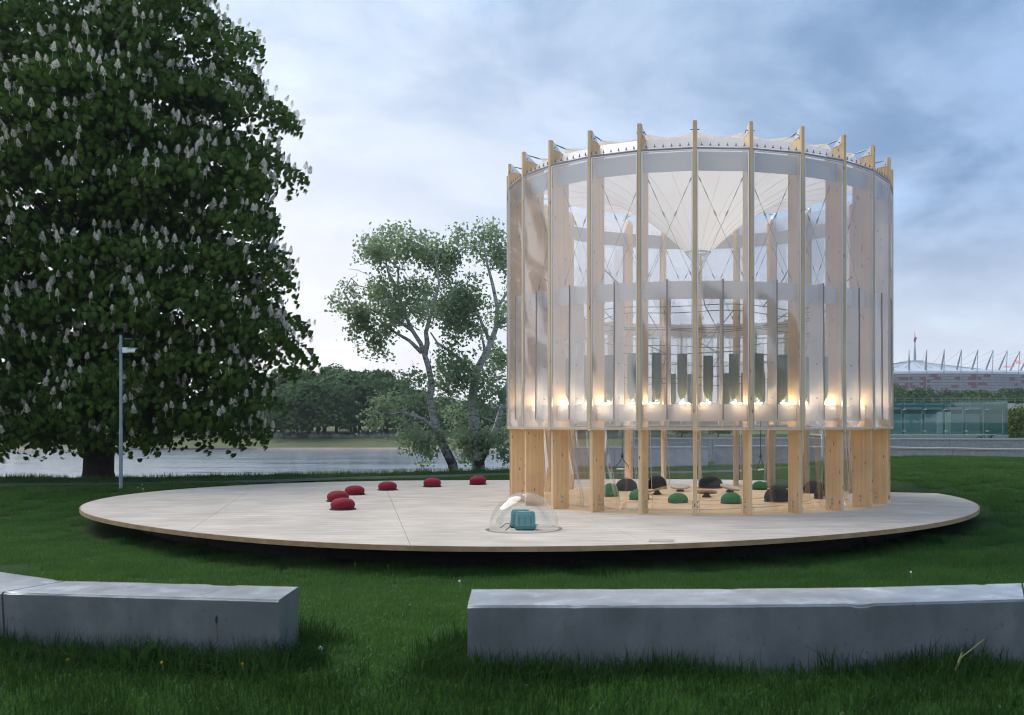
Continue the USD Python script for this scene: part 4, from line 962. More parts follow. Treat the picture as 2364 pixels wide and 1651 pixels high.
def poplar(name, label, base_dep, mains, blobs, seed, nleaf, ntwig=170):
    """mains: [(points in the photograph's plane with a depth offset, first radius, last radius)]; blobs: leaf masses."""
    r_ = np.random.default_rng(seed)
    mm = []
    for pts_, r0, r1 in mains:
        P_ = np.array([dpt(x, y, base_dep + dz) for x, y, dz in pts_]); mm.append((P_, np.linspace(r0, r1, len(P_))))
    b0 = mm[0][0][0]; t = Thing(name, label, 'tree', (b0[0], b0[1], float(ground_z(b0[0], b0[1]))))
    tw, lf = [], []
    tot = sum(b[4] for b in blobs)
    for (x, y, rx, ry, wgt, dz, rz_) in blobs:
        for _ in range(int(ntwig * wgt / tot) + 1):
            d = r_.normal(size=3); d *= r_.random() ** 0.4 / np.linalg.norm(d); c = dpt(x + d[0] * rx, y + d[2] * ry, base_dep + dz + d[1] * rz_); tw.append(c)
    tubes = grow(mm, tw, 0.008, 0.46, seed=seed)
    for P_, R_ in mm:
        obj('trunk' if P_ is mm[0][0] else 'limb', MB().tube(P_, R_, sides=12), 'poplar_bark', t, smooth=True)
    tb = MB()
    for P_, R_ in tubes:
        if R_[0] > 0.022: obj('branch', MB().tube(P_, R_, sides=6), 'poplar_bark', t, smooth=True)
        else: tb.tube(P_, R_, sides=4, cap=False)
    if tb.n: obj('twigs', tb, 'poplar_bark', t, kind='stuff')
    # leaves near the twig ends
    ends = np.vstack([P_[max(1, len(P_) // 3):] for P_, _ in tubes])
    pick = r_.integers(0, len(ends), nleaf); pos_ = ends[pick] + r_.normal(size=(nleaf, 3)) * 0.14
    clump = meshkit.noise(pos_ * 0.9, seed); keep = clump > 0.42; pos_ = pos_[keep]
    ax_ = r_.normal(size=(len(pos_), 3)); ax_ /= np.linalg.norm(ax_, axis=1, keepdims=True)
    instancer(t, 'crown', [(s, 'poplar_leaf') for s in sprays], pos_, quat_from(frames(ax_, r_.uniform(0, 6, len(pos_)))), r_.uniform(0.8, 1.35, len(pos_)), r_.integers(0, 4, len(pos_)))
    return t
PD = 31.0
poplar('poplar_tree', 'slender leaning poplar with a dark trunk and airy grey-green crown', PD,
       [([(1022, 1075, 0), (1014, 1040, 0), (996, 1003, 0), (984, 975, 0), (972, 935, 0), (964, 890, 0), (968, 860, 0), (960, 820, 0), (952, 796, 0), (943, 770, 0.0), (925, 742, 0.1), (905, 700, 0.3), (893, 650, 0.4), (893, 600, 0.4)], 0.165, 0.03),
        ([(952, 796, 0), (958, 770, -0.1), (955, 745, -0.3), (970, 690, -0.5), (985, 640, -0.6), (975, 570, -0.8)], 0.10, 0.02),
        ([(945, 790, 0), (918, 764, 0.1), (880, 742, 0.2), (850, 715, 0.3)], 0.075, 0.02),
        ([(925, 742, 0.1), (880, 710, 0.5), (830, 695, 0.6), (790, 690, 0.8)], 0.06, 0.018),
        ([(893, 650, 0.4), (870, 610, 0.3), (860, 560, 0.2)], 0.05, 0.015),
        ([(984, 975, 0), (950, 940, -0.8), (905, 925, -1.2), (860, 930, -1.5)], 0.07, 0.02)],
       [(772, 662, 30, 30, 0.8, 0.6, 0.6), (795, 622, 28, 26, 0.6, 0.4, 0.6), (835, 560, 34, 36, 0.8, 0.2, 0.8), (905, 560, 78, 52, 3.0, 0.2, 1.3), (860, 610, 70, 60, 2.4, 0.2, 1.2), (945, 610, 75, 70, 3.0, -0.2, 1.3), (905, 680, 95, 50, 3.0, 0.2, 1.2), (805, 680, 52, 42, 1.5, 0.6, 0.8), (815, 735, 40, 55, 1.3, 0.5, 0.7),
        (975, 690, 60, 60, 2.4, -0.5, 1.2), (865, 770, 45, 40, 1.0, 0.3, 0.7), (900, 930, 75, 45, 1.8, -1.2, 0.9), (960, 965, 62, 55, 1.6, -0.6, 0.8), (850, 930, 32, 22, 0.7, -1.5, 0.4), (925, 860, 40, 30, 0.7, -0.3, 0.6), (965, 1020, 16, 24, 0.25, -0.4, 0.3)], 31, 1300, 230)
poplar('poplar_tree', 'thicker white-barked poplar with a forked trunk beside the pavilion', PD + 0.4,
       [([(1074, 1075, 0), (1073, 1040, 0), (1070, 1000, 0), (1066, 960, 0), (1062, 920, 0), (1061, 880, 0), (1064, 850, 0), (1072, 825, 0), (1088, 795, 0), (1100, 770, 0.1), (1112, 735, 0.2), (1115, 690, 0.3), (1105, 640, 0.3), (1092, 590, 0.3), (1085, 545, 0.3)], 0.215, 0.028),
        ([(1064, 850, 0), (1052, 828, -0.1), (1032, 806, -0.3), (1005, 785, -0.5), (980, 768, -0.7), (965, 745, -0.8)], 0.085, 0.022),
        ([(1100, 770, 0.1), (1085, 735, -0.3), (1072, 705, -0.5), (1050, 690, -0.6), (1030, 670, -0.7), (1018, 640, -0.8)], 0.06, 0.016),
        ([(1112, 735, 0.2), (1132, 715, 0.4), (1160, 700, 0.8)], 0.08, 0.02),
        ([(1088, 795, 0), (1084, 770, -0.3), (1078, 745, -0.4)], 0.06, 0.02),
        ([(1115, 690, 0.3), (1135, 660, 0.5), (1150, 620, 0.7)], 0.06, 0.015),
        ([(1074, 1040, 0), (1092, 1000, 0.5), (1112, 960, 0.9), (1128, 905, 1.0), (1140, 850, 1.2)], 0.14, 0.07)],
       [(1000, 600, 36, 50, 1.0, -0.5, 0.7), (1008, 680, 34, 42, 0.9, -0.5, 0.7), (1085, 545, 55, 45, 1.4, 0.3, 1.0), (1045, 560, 50, 45, 1.2, -0.4, 0.8), (1125, 600, 42, 60, 1.6, 0.5, 0.9), (1060, 640, 50, 50, 1.2, -0.5, 0.8), (1120, 690, 40, 45, 1.2, 0.5, 0.8), (1035, 720, 60, 45, 1.8, -0.6, 1.0), (1020, 790, 40, 40, 1.2, -0.6, 0.8),
        (1090, 850, 45, 45, 1.2, -0.4, 0.7), (1105, 920, 42, 60, 1.6, -0.6, 0.8), (1035, 940, 50, 55, 1.3, 0.3, 0.8), (1010, 860, 45, 45, 1.3, -0.2, 0.8), (1110, 990, 36, 46, 1.1, -0.4, 0.6), (1050, 1000, 30, 40, 0.7, 0.3, 0.4), (1125, 800, 30, 40, 0.8, 0.6, 0.6)], 47, 1300, 220)

# far trees, a few kinds built once and repeated
UsdGeom.Scope.Define(stage, '/World/Looks')
def far_tree(path, seed, H, Wd, lobes_n, tufts):
    r_ = np.random.default_rng(seed)
    cls = stage.CreateClassPrim(path)
    base = path
    mb = MB().tube([[0, 0, -0.5], [0.05, 0, H * 0.25], [0, 0.1, H * 0.6], [0, 0, H * 0.9]], [0.028 * H, 0.02 * H, 0.012 * H, 0.003 * H], sides=7)
    usdkit.mesh(stage, path + '/trunk', mb.done(), M['bark_dark'], smooth=True)
    cr = MB()
    L_ = []
    for k in range(lobes_n):
        z = r_.uniform(0.22, 0.88) * H; a = r_.uniform(0, 2 * PI); env = Wd / 2 * math.sqrt(max(0.05, 1 - ((z / H - 0.48) / 0.52) ** 2)); rad = env * r_.uniform(0.2, 0.8)
        L_.append((np.array([rad * math.cos(a), rad * math.sin(a), z]), r_.uniform(0.13, 0.23) * Wd))
    L_.append((np.array([0, 0, H * 0.86]), 0.14 * Wd))
    V_, F_ = [], []; n0 = 0
    for c, s in L_:
        n_ = int(tufts * (s / (0.18 * Wd)) ** 2)
        d = r_.normal(size=(n_, 3)); d /= np.linalg.norm(d, axis=1, keepdims=True); d = d[(d[:, 2] > -0.5)]
        p = c + d * np.array([s, s, s * 0.85]) * r_.uniform(0.65, 1.12, (len(d), 1))
        e = Wd * 0.030 * r_.uniform(0.5, 1.4, (len(d), 1))
        u = r_.normal(size=(len(d), 3)); u /= np.linalg.norm(u, axis=1, keepdims=True); w_ = np.cross(d, u); w_ /= np.linalg.norm(w_, axis=1, keepdims=True)
        nn = d + 0.8 * u; x = np.cross(nn, w_); x /= np.linalg.norm(x, axis=1, keepdims=True)
        q = np.stack([p - x * e, p + w_ * e * 0.7, p + x * e, p - w_ * e * 0.7], 1).reshape(-1, 3)
        V_.append(q); i = np.arange(len(d)) * 4 + n0; F_.append(np.stack([i, i + 1, i + 2, i + 3], 1)); n0 += len(q)
    cr.add(np.vstack(V_), np.vstack(F_))
    usdkit.mesh(stage, path + '/crown', cr.done(), M['far_leaf'], smooth=False)
    return path
kinds = [far_tree(f'/World/Looks/far_tree_kind_{chr(97 + k)}', 300 + k, H, W_, n_, t_) for k, (H, W_, n_, t_) in enumerate(((10.0, 9.0, 26, 190), (10.0, 7.0, 22, 190), (10.0, 11.0, 30, 170), (10.0, 14.0, 26, 190)))]
left_top = [(-40, 940), (0, 930), (200, 915), (400, 900), (560, 880), (640, 842), (700, 812), (760, 814), (800, 832), (850, 826), (895, 836), (930, 872), (980, 885), (1040, 892), (1100, 905), (1300, 925), (2000, 900)]
lx, ly = np.array([p[0] for p in left_top]) * D2S, np.array([p[1] for p in left_top]) * D2S
desc = ['round', 'narrow', 'broad', 'low spreading']
k = 0
for row, (dep, step) in enumerate(((176, 5.4), (186, 5.6), (199, 6.2))):
    x = -128.0
    while x < 8:
        x += step * random.uniform(0.75, 1.25); px = CX + x / dep * FP
        top = np.interp(px, lx, ly); ztop = CAMZ - (top - CY) / FP * dep
        if row == 0: ztop *= random.uniform(0.55, 0.85)
        elif row == 1: ztop *= random.uniform(0.75, 0.98)
        else: ztop *= random.uniform(0.9, 1.04)
        g0 = -1.2 + row * 0.5; H = max(2.5, ztop - g0); kd = random.randrange(4) if H > 5 else 3
        where = next(w for lim, w in ((60, 'beyond the river at the far left picture edge'), (190, 'beyond the river left of the chestnut trunk'), (290, 'beyond the river behind the chestnut trunk'), (400, 'beyond the river just right of the camera pole'), (520, 'beyond the river under the middle chestnut branches'), (650, 'beyond the river under the right chestnut branches'),
                                      (740, 'beyond the river at the chestnut crown edge'), (830, 'beyond the river in the gap by the chestnut'), (930, 'beyond the river in the gap by the poplars'), (1030, 'beyond the river behind the leaning poplar trunk'), (1110, 'beyond the river behind the white-barked poplar'), (1250, 'beyond the river at the left edge of the pavilion'), (9999, 'beyond the river seen through the pavilion')) if px < lim)
        wsc = H / 10.0 * random.uniform(0.95, 1.25)
        copy_thing(kinds[kd], 'riverside_tree', (x, dep + random.uniform(-3, 3), g0), random.uniform(0, 360), (wsc, wsc, H / 10.0),
                   f'{"tall" if H > 10 else "middling" if H > 6 else "low"} {desc[kd]} tree {where}, {["front", "middle", "back"][row]} row'.replace('low low', 'low'), 'tree', f'{desc[kd]} riverside trees {where}, {["front", "middle", "back"][row]} row')
right_top = [(2000, 858), (2040, 870), (2075, 862), (2120, 885), (2150, 862), (2200, 868), (2240, 862), (2330, 866)]
rx_, ry_ = np.array([p[0] for p in right_top]) * D2S, np.array([p[1] for p in right_top]) * D2S
for row, (dep, step) in enumerate(((225, 8.0), (240, 8.0))):
    x = 30.0
    while x < 105:
        x += step * random.uniform(0.7, 1.2); px = CX + x / dep * FP; top = np.interp(px, rx_, ry_); ztop = (CAMZ - (top - CY) / FP * dep) * (random.uniform(0.75, 0.95) if row == 0 else random.uniform(0.9, 1.02))
        kd = random.choice([0, 2, 3]); H = ztop + 0.5; wsc = H / 10.0 * random.uniform(0.9, 1.2)
        copy_thing(kinds[kd], 'park_tree', (x, dep + random.uniform(-3, 3), -0.5), random.uniform(0, 360), (wsc, wsc, H / 10.0), f'{desc[kd]} green tree before the stadium, ' + next(w for lim, w in ((2060, 'hidden behind the pavilion'), (2120, 'below the spire'), (2190, 'left of the middle of the facade'), (2260, 'right of the middle of the facade'), (2330, 'above the end of the glass pavilion'), (9999, 'at the right picture edge')) if px < lim) + f', {["front", "back"][row]} row', 'tree', f'{desc[kd]} trees in front of the stadium, {["front", "back"][row]} row')
for k, (x, y, h_, kd) in enumerate(((-46, -27, 9, 0), (-38, -31, 11, 2), (-30, -28, 8.5, 0), (-22, -30, 10, 2), (-14, -27, 8, 0), (-6, -30, 9, 2), (2, -28, 7.5, 0), (9.5, -30, 9.5, 2), (17, -27, 8.5, 0), (25, -30, 10, 2), (33, -28, 9, 0), (41, -30, 10.5, 2))):
    copy_thing(kinds[kd], 'lawn_tree', (x, y, 0.2), random.uniform(0, 360), (h_ / 10 * 1.05, h_ / 10 * 1.05, h_ / 10), f'{desc[kd]} leafy tree behind the viewer, mirrored in the pavilion film', 'tree', f'{desc[kd]} trees behind the viewer')
# bright young bush beside the glass pavilion
bb = at(2352, 985, 66); 
def bush(name, label, c, w_, h_, n_, seed, m_):
    t = Thing(name, label, 'bush', tuple(c)); r_ = np.random.default_rng(seed)
    V_, F_ = [], []
    d = r_.normal(size=(n_, 3)); d /= np.linalg.norm(d, axis=1, keepdims=True); d[:, 2] = np.abs(d[:, 2]); p = np.array(c) + d * np.array([w_ / 2, w_ / 2, h_]) * r_.uniform(0.5, 1.08, (n_, 1)) 
    e = 0.10 * r_.uniform(0.6, 1.4, (n_, 1)) * w_ / 3; u = r_.normal(size=(n_, 3)); u /= np.linalg.norm(u, axis=1, keepdims=True); w2 = np.cross(d + 0.3, u); w2 /= np.linalg.norm(w2, axis=1, keepdims=True); x = np.cross(d + 0.5 * u, w2); x /= np.linalg.norm(x, axis=1, keepdims=True)
    q = np.stack([p - x * e, p + w2 * e * 0.6, p + x * e, p - w2 * e * 0.6], 1).reshape(-1, 3); i = np.arange(n_) * 4
    obj('foliage', (q, np.stack([i, i + 1, i + 2, i + 3], 1)), m_, t)
    st = MB()
    for k in range(9):
        a = r_.uniform(0, 6.28); st.tube([np.array(c) - [0, 0, 0.1], np.array(c) + [math.cos(a) * w_ * 0.15, math.sin(a) * w_ * 0.15, h_ * 0.4], np.array(c) + [math.cos(a) * w_ * 0.3, math.sin(a) * w_ * 0.3, h_ * 0.85]], [0.03, 0.02, 0.008], sides=5)
    obj('stems', st, 'bark_dark', t)
bush('green_bush', 'bright green bush at the right edge beside the glass pavilion', (25.6, 66, 0.9), 3.6, 2.1, 1500, 5, 'bush_leaf')

# ------------------------------------------------------------------ low stone walls and the glass pavilion on the right
def wall(name, label, pts_, zt, zb, th, cap=0.05, panel=1.8, cat='wall', m_='stone_wall', group=None):
    P_ = np.array(pts_, float); c0_ = P_.mean(0)
    t = Thing(name, label, cat, (c0_[0], c0_[1], zb), group)
    for a, b in zip(P_[:-1], P_[1:]):
        d = b - a; Ln = np.linalg.norm(d); d /= Ln; n_ = max(1, int(round(Ln / panel))); dn = np.array([-d[1], d[0]])
        for k in range(n_):
            s0, s1 = Ln * k / n_ + 0.006, Ln * (k + 1) / n_ - 0.006; c = a + d * (s0 + s1) / 2
            obj('stone_slab', MB().box((c[0], c[1], (zt - cap + zb) / 2), (s1 - s0, th, zt - cap - zb), axes=[[d[0], d[1], 0], [dn[0], dn[1], 0], [0, 0, 1]]), m_, t)
            obj('coping', MB().box((c[0], c[1], zt - cap / 2), (s1 - s0, th + 0.04, cap), axes=[[d[0], d[1], 0], [dn[0], dn[1], 0], [0, 0, 1]]), 'stone_cap', t)
    return t
wall('stone_wall', 'pale grey retaining wall seen through the pavilion behind the deck', [(-2.7, 32.2), (2.0, 32.6)], 1.06, -0.4, 0.30, panel=1.5, m_='stone_pale')
wall('stone_wall', 'grey stone retaining wall at the top of the lawn on the right', [(2.3, 33.2), (7.6, 31.3), (13.5, 28.0)], 1.10, 0.1, 0.35, panel=2.4)
wall('stone_wall', 'second low stone ledge behind the right retaining wall', [(-1.0, 37.5), (6.0, 38.0), (17.0, 35.6)], 1.26, 0.2, 0.4, panel=3.0)
gz0, gz1, gy = 1.02, 3.10, 60.0
gp = Thing('glass_pavilion', 'long low pavilion of greenish glass on a stone plinth at right', 'pavilion', (16.6, gy, 0.2))
x0_, x1_ = 10.8, (2326 - CX) / FP * gy; n_ = 9; dx_ = (x1_ - x0_) / n_
for k in range(n_ + 1):
    xx = x0_ + k * dx_
    obj('post', MB().box((min(xx, x1_ - 0.08), gy + 0.45, (gz0 + gz1) / 2), (0.13, 0.20, gz1 - gz0 - 0.1)), 'mast_grey', gp)
    if k < n_:
        obj('glass_pane', MB().box((xx + dx_ / 2, gy, (gz0 + gz1) / 2), (dx_ - 0.02, 0.02, gz1 - gz0)), 'pavilion_glass', gp)
        obj('plinth_slab', MB().box((xx + dx_ / 2, gy + 0.1, 0.55), (dx_ - 0.012, 0.5, gz0 - 0.14)), 'stone_wall', gp)
        if k: 
            for zz in (gz0 + 0.24, gz1 - 0.5): obj('glass_clamp', MB().box((xx, gy - 0.03, zz), (0.22, 0.05, 0.06)), 'steel', gp)
obj('side_pane', MB().box((x1_ + 0.01, gy + 2.5, (gz0 + gz1) / 2), (0.02, 4.96, gz1 - gz0)), 'pavilion_glass', gp)
obj('back_wall', MB().box(((x0_ + x1_) / 2, gy + 5.0, (gz0 + gz1) / 2 - 0.3), (x1_ - x0_ - 0.1, 0.1, gz1 - gz0 - 0.9)), 'stone_wall', gp)
obj('floor_slab', MB().box(((x0_ + x1_) / 2, gy + 2.6, gz0 - 0.05), (x1_ - x0_, 4.6, 0.06)), 'stone_wall', gp)
obj('roof_beam', MB().box(((x0_ + x1_) / 2, gy + 0.45, gz1 - 0.28), (x1_ - x0_ - 0.2, 0.22, 0.16)), 'mast_grey', gp)
obj('base_rail', MB().box(((x0_ + x1_) / 2, gy - 0.02, gz0 - 0.035), (x1_ - x0_ + 0.06, 0.10, 0.05)), 'mast_grey', gp)
obj('door_leaf', MB().box((x1_ - 3.6, gy + 1.2, 1.75), (0.9, 0.05, 1.4)), 'white_board', gp)
for k in range(6): obj('roof_bracket', MB().box((x0_ + 1.0 + k * 1.75, gy + 0.45, gz1 - 0.12), (0.7, 0.16, 0.10)), 'mast_grey', gp)
gf = MB()
def gpt(x, y): return np.array([(2030 + x / 4.2215 - CX) / FP * (gy - 0.16), gy - 0.16, CAMZ - (740 + y / 4.2215 - CY) / FP * (gy - 0.16)])
for st in ([(955, 1168), (952, 1140), (975, 1125), (990, 1140), (985, 1165)], [(985, 1150), (1005, 1125), (1028, 1120), (1030, 1145), (1015, 1168)], [(960, 1150), (1000, 1140)], [(1065, 1168), (1072, 1125), (1062, 1120)], [(1080, 1135), (1100, 1118), (1118, 1125)], [(1090, 1130), (1110, 1168)], [(1076, 1150), (1104, 1120)]):
    gf.tube([gpt(*p) for p in st], 0.022, sides=4)
obj('graffiti', gf, 'graffiti', gp)
# ------------------------------------------------------------------ bridge far behind
bz = lambda py, y: CAMZ - (py - CY) / FP * y
br = Thing('road_bridge', 'long pale concrete bridge far behind the pavilion and poplars', 'bridge', (15, 215, 0))
obj('bridge_deck', MB().box((25, 215, (bz(932, 215) + bz(946, 215)) / 2), (190, 10, bz(932, 215) - bz(946, 215))), 'bridge_concrete', br)
obj('girder', MB().box((25, 215.5, bz(946, 215) - 0.55), (190, 7, 1.1)), 'facade_gap', br)
for k in range(5): obj('pier', MB().box((-50 + k * 38, 215.5, -0.5), (3, 6, 7.6)), 'bridge_concrete', br)
rl = MB()
for k in range(95): rl.box((-68 + k * 2.0, 210.2, bz(932, 215) + 0.55), (0.08, 0.08, 1.1))
rl.box((25, 210.2, bz(932, 215) + 1.13), (190, 0.09, 0.08)); rl.box((25, 210.2, bz(932, 215) + 0.6), (190, 0.05, 0.05))
obj('railing', rl, 'mast_grey', br)

# ------------------------------------------------------------------ stadium
SC = np.array([245.0, 905.0]); SR = 123.0
std = Thing('stadium', 'large round stadium with red and silver facade and leaning masts', 'stadium', (SC[0], SC[1], 0))
def sp(r_, t, z): return np.array([SC[0] + r_ * math.sin(t), SC[1] - r_ * math.cos(t), z])
obj('facade', MB().lathe([(SR - 3, 0), (SR + 1.0, 12), (SR + 1.8, 26), (SR + 0.5, 38.5), (SR - 4, 40), (SR - 30, 42)], (SC[0], SC[1], 0), 120), 'facade_gap', std, smooth=True)
obj('rim', MB().lathe([(SR + 0.8, 38.6), (SR + 1.5, 39.0), (SR + 1.2, 40.8), (SR - 8, 43.2), (SR - 45, 45.0)], (SC[0], SC[1], 0), 120), 'roof_white', std, smooth=30)
r_ = np.random.default_rng(77)
nrow, dth = 9, math.radians(2.55)
T0 = -math.atan2(245.0, 905.0)
for i in range(-4, 25):
    for j in range(nrow):
        z1 = 38.2 - j * 2.25; z0 = z1 - 1.75; t0 = T0 + i * dth + (0.5 * dth if j % 2 else 0); t1 = t0 + dth * 0.97
        red = r_.random() < 0.12 + 0.25 * meshkit.noise(np.array([i * 0.4, j * 0.6, 5.0]), 9)
        rr = SR + 2.2 + 0.25 * (j % 2)
        v = np.array([sp(rr, t0, z0), sp(rr, t1, z0), sp(rr + 0.1, t1, z1), sp(rr + 0.1, t0, z1), sp(rr - 0.5, t0, z0), sp(rr - 0.5, t1, z0), sp(rr - 0.4, t1, z1), sp(rr - 0.4, t0, z1)])
        if True:
            obj('facade_panel', (v, [[0, 1, 2, 3], [0, 4, 5, 1], [3, 2, 6, 7], [1, 5, 6, 2], [0, 3, 7, 4]]), 'facade_red' if red else 'facade_silver', std)
for k in range(-2, 13):
    t = T0 + math.radians(6.2) * k
    b_, tip = sp(SR - 6, t, 40.5), sp(SR + 5, t, 58.0)
    ms = obj('mast', MB().tube([b_, b_ * 0.5 + tip * 0.5, tip], [0.75, 0.75, 0.18], sides=6), 'mast_grey', std)
    obj('strut', MB().tube([tip, sp(SR + 3.5, t, 38), sp(SR + 3.4, t, 14)], 0.30, sides=5), 'mast_grey', ms)
    obj('stay', MB().tube([tip, sp(SR - 45, t, 46)], 0.10, sides=4), 'mast_grey', ms)
sx = (2112 - CX) / FP * 905
dome_ = obj('roof_canopy', MB().lathe([(0.0, 57.0), (11.0, 56.6), (11.5, 54.9), (40, 50.0), (66, 46.4), (90, 44.5)], (sx - 3, SC[1], 0), 72), 'roof_membrane', std, smooth=20)
rb = MB()
for k in range(36):
    a = k * PI / 18; rb.tube([[sx - 3 + 11 * math.cos(a), SC[1] + 11 * math.sin(a), 55.2], [sx - 3 + 66 * math.cos(a), SC[1] + 66 * math.sin(a), 46.8]], 0.22, sides=4)
obj('roof_rib', rb, 'mast_grey', dome_)
spire = obj('spire', MB().lathe([(1.0, 55), (1.4, 60), (0.6, 72), (0.25, 84), (0.0, 84.2)], (sx, SC[1], 0), 8), 'mast_grey', std, smooth=40)
for z in (74.5, 62.5): obj('red_band', MB().lathe([(1.0, z), (1.05, z), (0.95, z + 3.5), (0.9, z + 3.5)], (sx, SC[1], 0), 8), 'flag_red', spire)
obj('flag', (np.array([[sx + 0.3, SC[1] - 0.5, 79.5], [sx + 1.6, SC[1] - 0.6, 78.6], [sx + 1.8, SC[1] - 0.2, 76.6], [sx + 0.3, SC[1] - 0.5, 77.2]]), [[0, 1, 2, 3], [3, 2, 1, 0]]), 'flag_red', spire)
obj('beacon', MB().mesh(trimesh.creation.icosphere(1, 0.7).apply_translation([sx, SC[1], 84.8])), 'lamp_red', spire)
def sign(text, px, py, hpx, y):
    c = at(px, py, y); m = meshkit.text_mesh(text, hpx / FP * y, 0.4, bold=True); v = np.array(m.vertices); v = np.stack([v[:, 0], -v[:, 2], v[:, 1]], 1) + c
    return v, np.array(m.faces)
obj('sign_letters', sign('PGE', 2340, 839, 6.2, 782), 'sign_red', std)
obj('sign_letters', sign('NARODOWY', 2317, 848.5, 3.0, 781), 'sign_red', std)

# ------------------------------------------------------------------ grass
def grass_patch(seed, n_, size, h0, h1, w_, lean=0.5):
    r_ = np.random.default_rng(seed); b = r_.uniform(-size / 2, size / 2, (n_, 2)); h = r_.uniform(h0, h1, n_); a = r_.uniform(0, 2 * PI, n_); ln = np.abs(r_.normal(0, lean, n_)); wa = r_.uniform(0, 2 * PI, n_); w = w_ * r_.uniform(0.7, 1.3, n_)
    d = np.stack([np.cos(a), np.sin(a)], 1); s = np.stack([np.cos(wa), np.sin(wa), 0 * wa], 1) * w[:, None] / 2
    p0_ = np.c_[b, np.full(n_, -0.02)]; p1 = np.c_[b + d * (h * ln * 0.30)[:, None], h * 0.55]; p2 = np.c_[b + d * (h * ln)[:, None], h * (1 - 0.25 * np.minimum(ln, 1.5))]
    v = np.stack([p0_ - s, p0_ + s, p1 - s * 0.8, p1 + s * 0.8, p2], 1).reshape(-1, 3); i = np.arange(n_)[:, None] * 5
    return v, np.vstack([i + [0, 1, 3], i + [0, 3, 2], i + [2, 3, 4]])
bench_polys = [Polygon([(-4.3, 6.38), (-2.35, 6.10), (-2.40, 6.64), (-4.14, 6.88)]), Polygon([(-6.6, 7.57), (-4.3, 6.38), (-4.14, 6.88), (-6.3, 8.07)]), Polygon([(-1.12, 5.92), (0.4, 5.92), (1.37, 5.97), (2.40, 6.12), (2.63, 6.79), (1.5, 6.62), (0.45, 6.56), (-1.2, 6.55)]), Polygon([(2.41, 6.13), (4.4, 6.67), (4.5, 7.32), (2.63, 6.79)])]
path_line = LineString(pc)
from shapely import contains_xy, distance as sdist, points as spoints
deck_in = deck_poly.buffer(-1.1); deck_out = deck_poly.buffer(0.22)
def scatter(x0, x1, y0, y1, step, r_, avoid_deck=True, margin=0.0):
    gx, gy_ = np.meshgrid(np.arange(x0, x1, step), np.arange(y0, y1, step)); p = np.stack([gx.ravel(), gy_.ravel()], 1); p = p + r_.uniform(-step / 2, step / 2, p.shape)
    # keep what the picture can see, a little wider
    u = CX + p[:, 0] / p[:, 1] * FP; ok = (u > -260) & (u < W0 + 260)
    if avoid_deck: ok &= ~contains_xy(deck_in, p[:, 0], p[:, 1]) & ~(contains_xy(deck_out, p[:, 0], p[:, 1]) & (p[:, 1] > 15.5))
    ok &= p[:, 1] < np.where(p[:, 0] > 2, 33, crest(p[:, 0]) + 1.5)
    ok &= sdist(spoints(p), path_line) > 0.62 + margin
    return p[ok]
r = np.random.default_rng(5)
short = [(grass_patch(k, 640, 0.55, 0.03, 0.078, 0.0050), 'grass_blade') for k in range(4)]
p1 = scatter(-8, 7, 4.4, 13.5, 0.34, r); p2 = scatter(-22, 15, 13.5, 34, 0.42, r)
p = np.vstack([p1, p2])
for bp in bench_polys: p = p[~contains_xy(bp.buffer(-0.05), p[:, 0], p[:, 1])]
instancer(None, 'grass', short, np.c_[p, ground_z(p[:, 0], p[:, 1])], quat_z(r.uniform(0, 6.28, len(p))), np.c_[np.ones((len(p), 2)), r.uniform(0.7, 1.35, len(p)) * (0.75 + 0.6 * meshkit.noise(np.c_[p * 0.8, 0 * p[:, 0]], 4))], r.integers(0, 4, len(p)), kind='stuff', label='short green lawn grass around the deck and benches', cat='grass')
# taller unmown grass against the benches and along the bank
tall = [(grass_patch(40 + k, 70, 0.30, 0.08, 0.25, 0.0065, 0.55), 'tall_blade') for k in range(4)]
q_ = []
for bp, dens in zip(bench_polys, (46, 30, 40, 30)):
    ext = bp.buffer(0.10).exterior
    for s in np.linspace(0, 1, int(ext.length * dens / 2)): 
        c = np.array(ext.interpolate(s, normalized=True).coords[0]) + r.normal(size=2) * 0.05
        if meshkit.noise(np.array([c[0] * 1.7, c[1] * 1.7, 1.0]), 8) > 0.36: q_.append(c)
q_ += list(scatter(-8, 6, 4.5, 5.9, 0.26, r)[:])
q_ = np.array(q_)
for bp in bench_polys: q_ = q_[~contains_xy(bp, q_[:, 0], q_[:, 1])]
instancer(None, 'tall_grass', tall, np.c_[q_, ground_z(q_[:, 0], q_[:, 1])], quat_z(r.uniform(0, 6.28, len(q_))), np.c_[np.ones((len(q_), 2)), r.uniform(0.55, 1.15, len(q_))], r.integers(0, 4, len(q_)), kind='stuff', label='longer dark grass growing along the feet of the benches', cat='grass')
xx = np.arange(-24, 1.5, 0.16); yy = crest(xx) - 0.1 + r.normal(size=len(xx)) * 0.35
bank = [(grass_patch(60 + k, 90, 0.45, 0.07, 0.22, 0.009, 0.4), 'grass_blade') for k in range(3)]
instancer(None, 'bank_grass', bank, np.c_[xx, yy, ground_z(xx, yy)], quat_z(r.uniform(0, 6.28, len(xx))), np.c_[np.ones((len(xx), 2)), r.uniform(0.6, 1.2, len(xx))], r.integers(0, 3, len(xx)), kind='stuff', label='ragged grass along the edge of the near river bank', cat='grass')
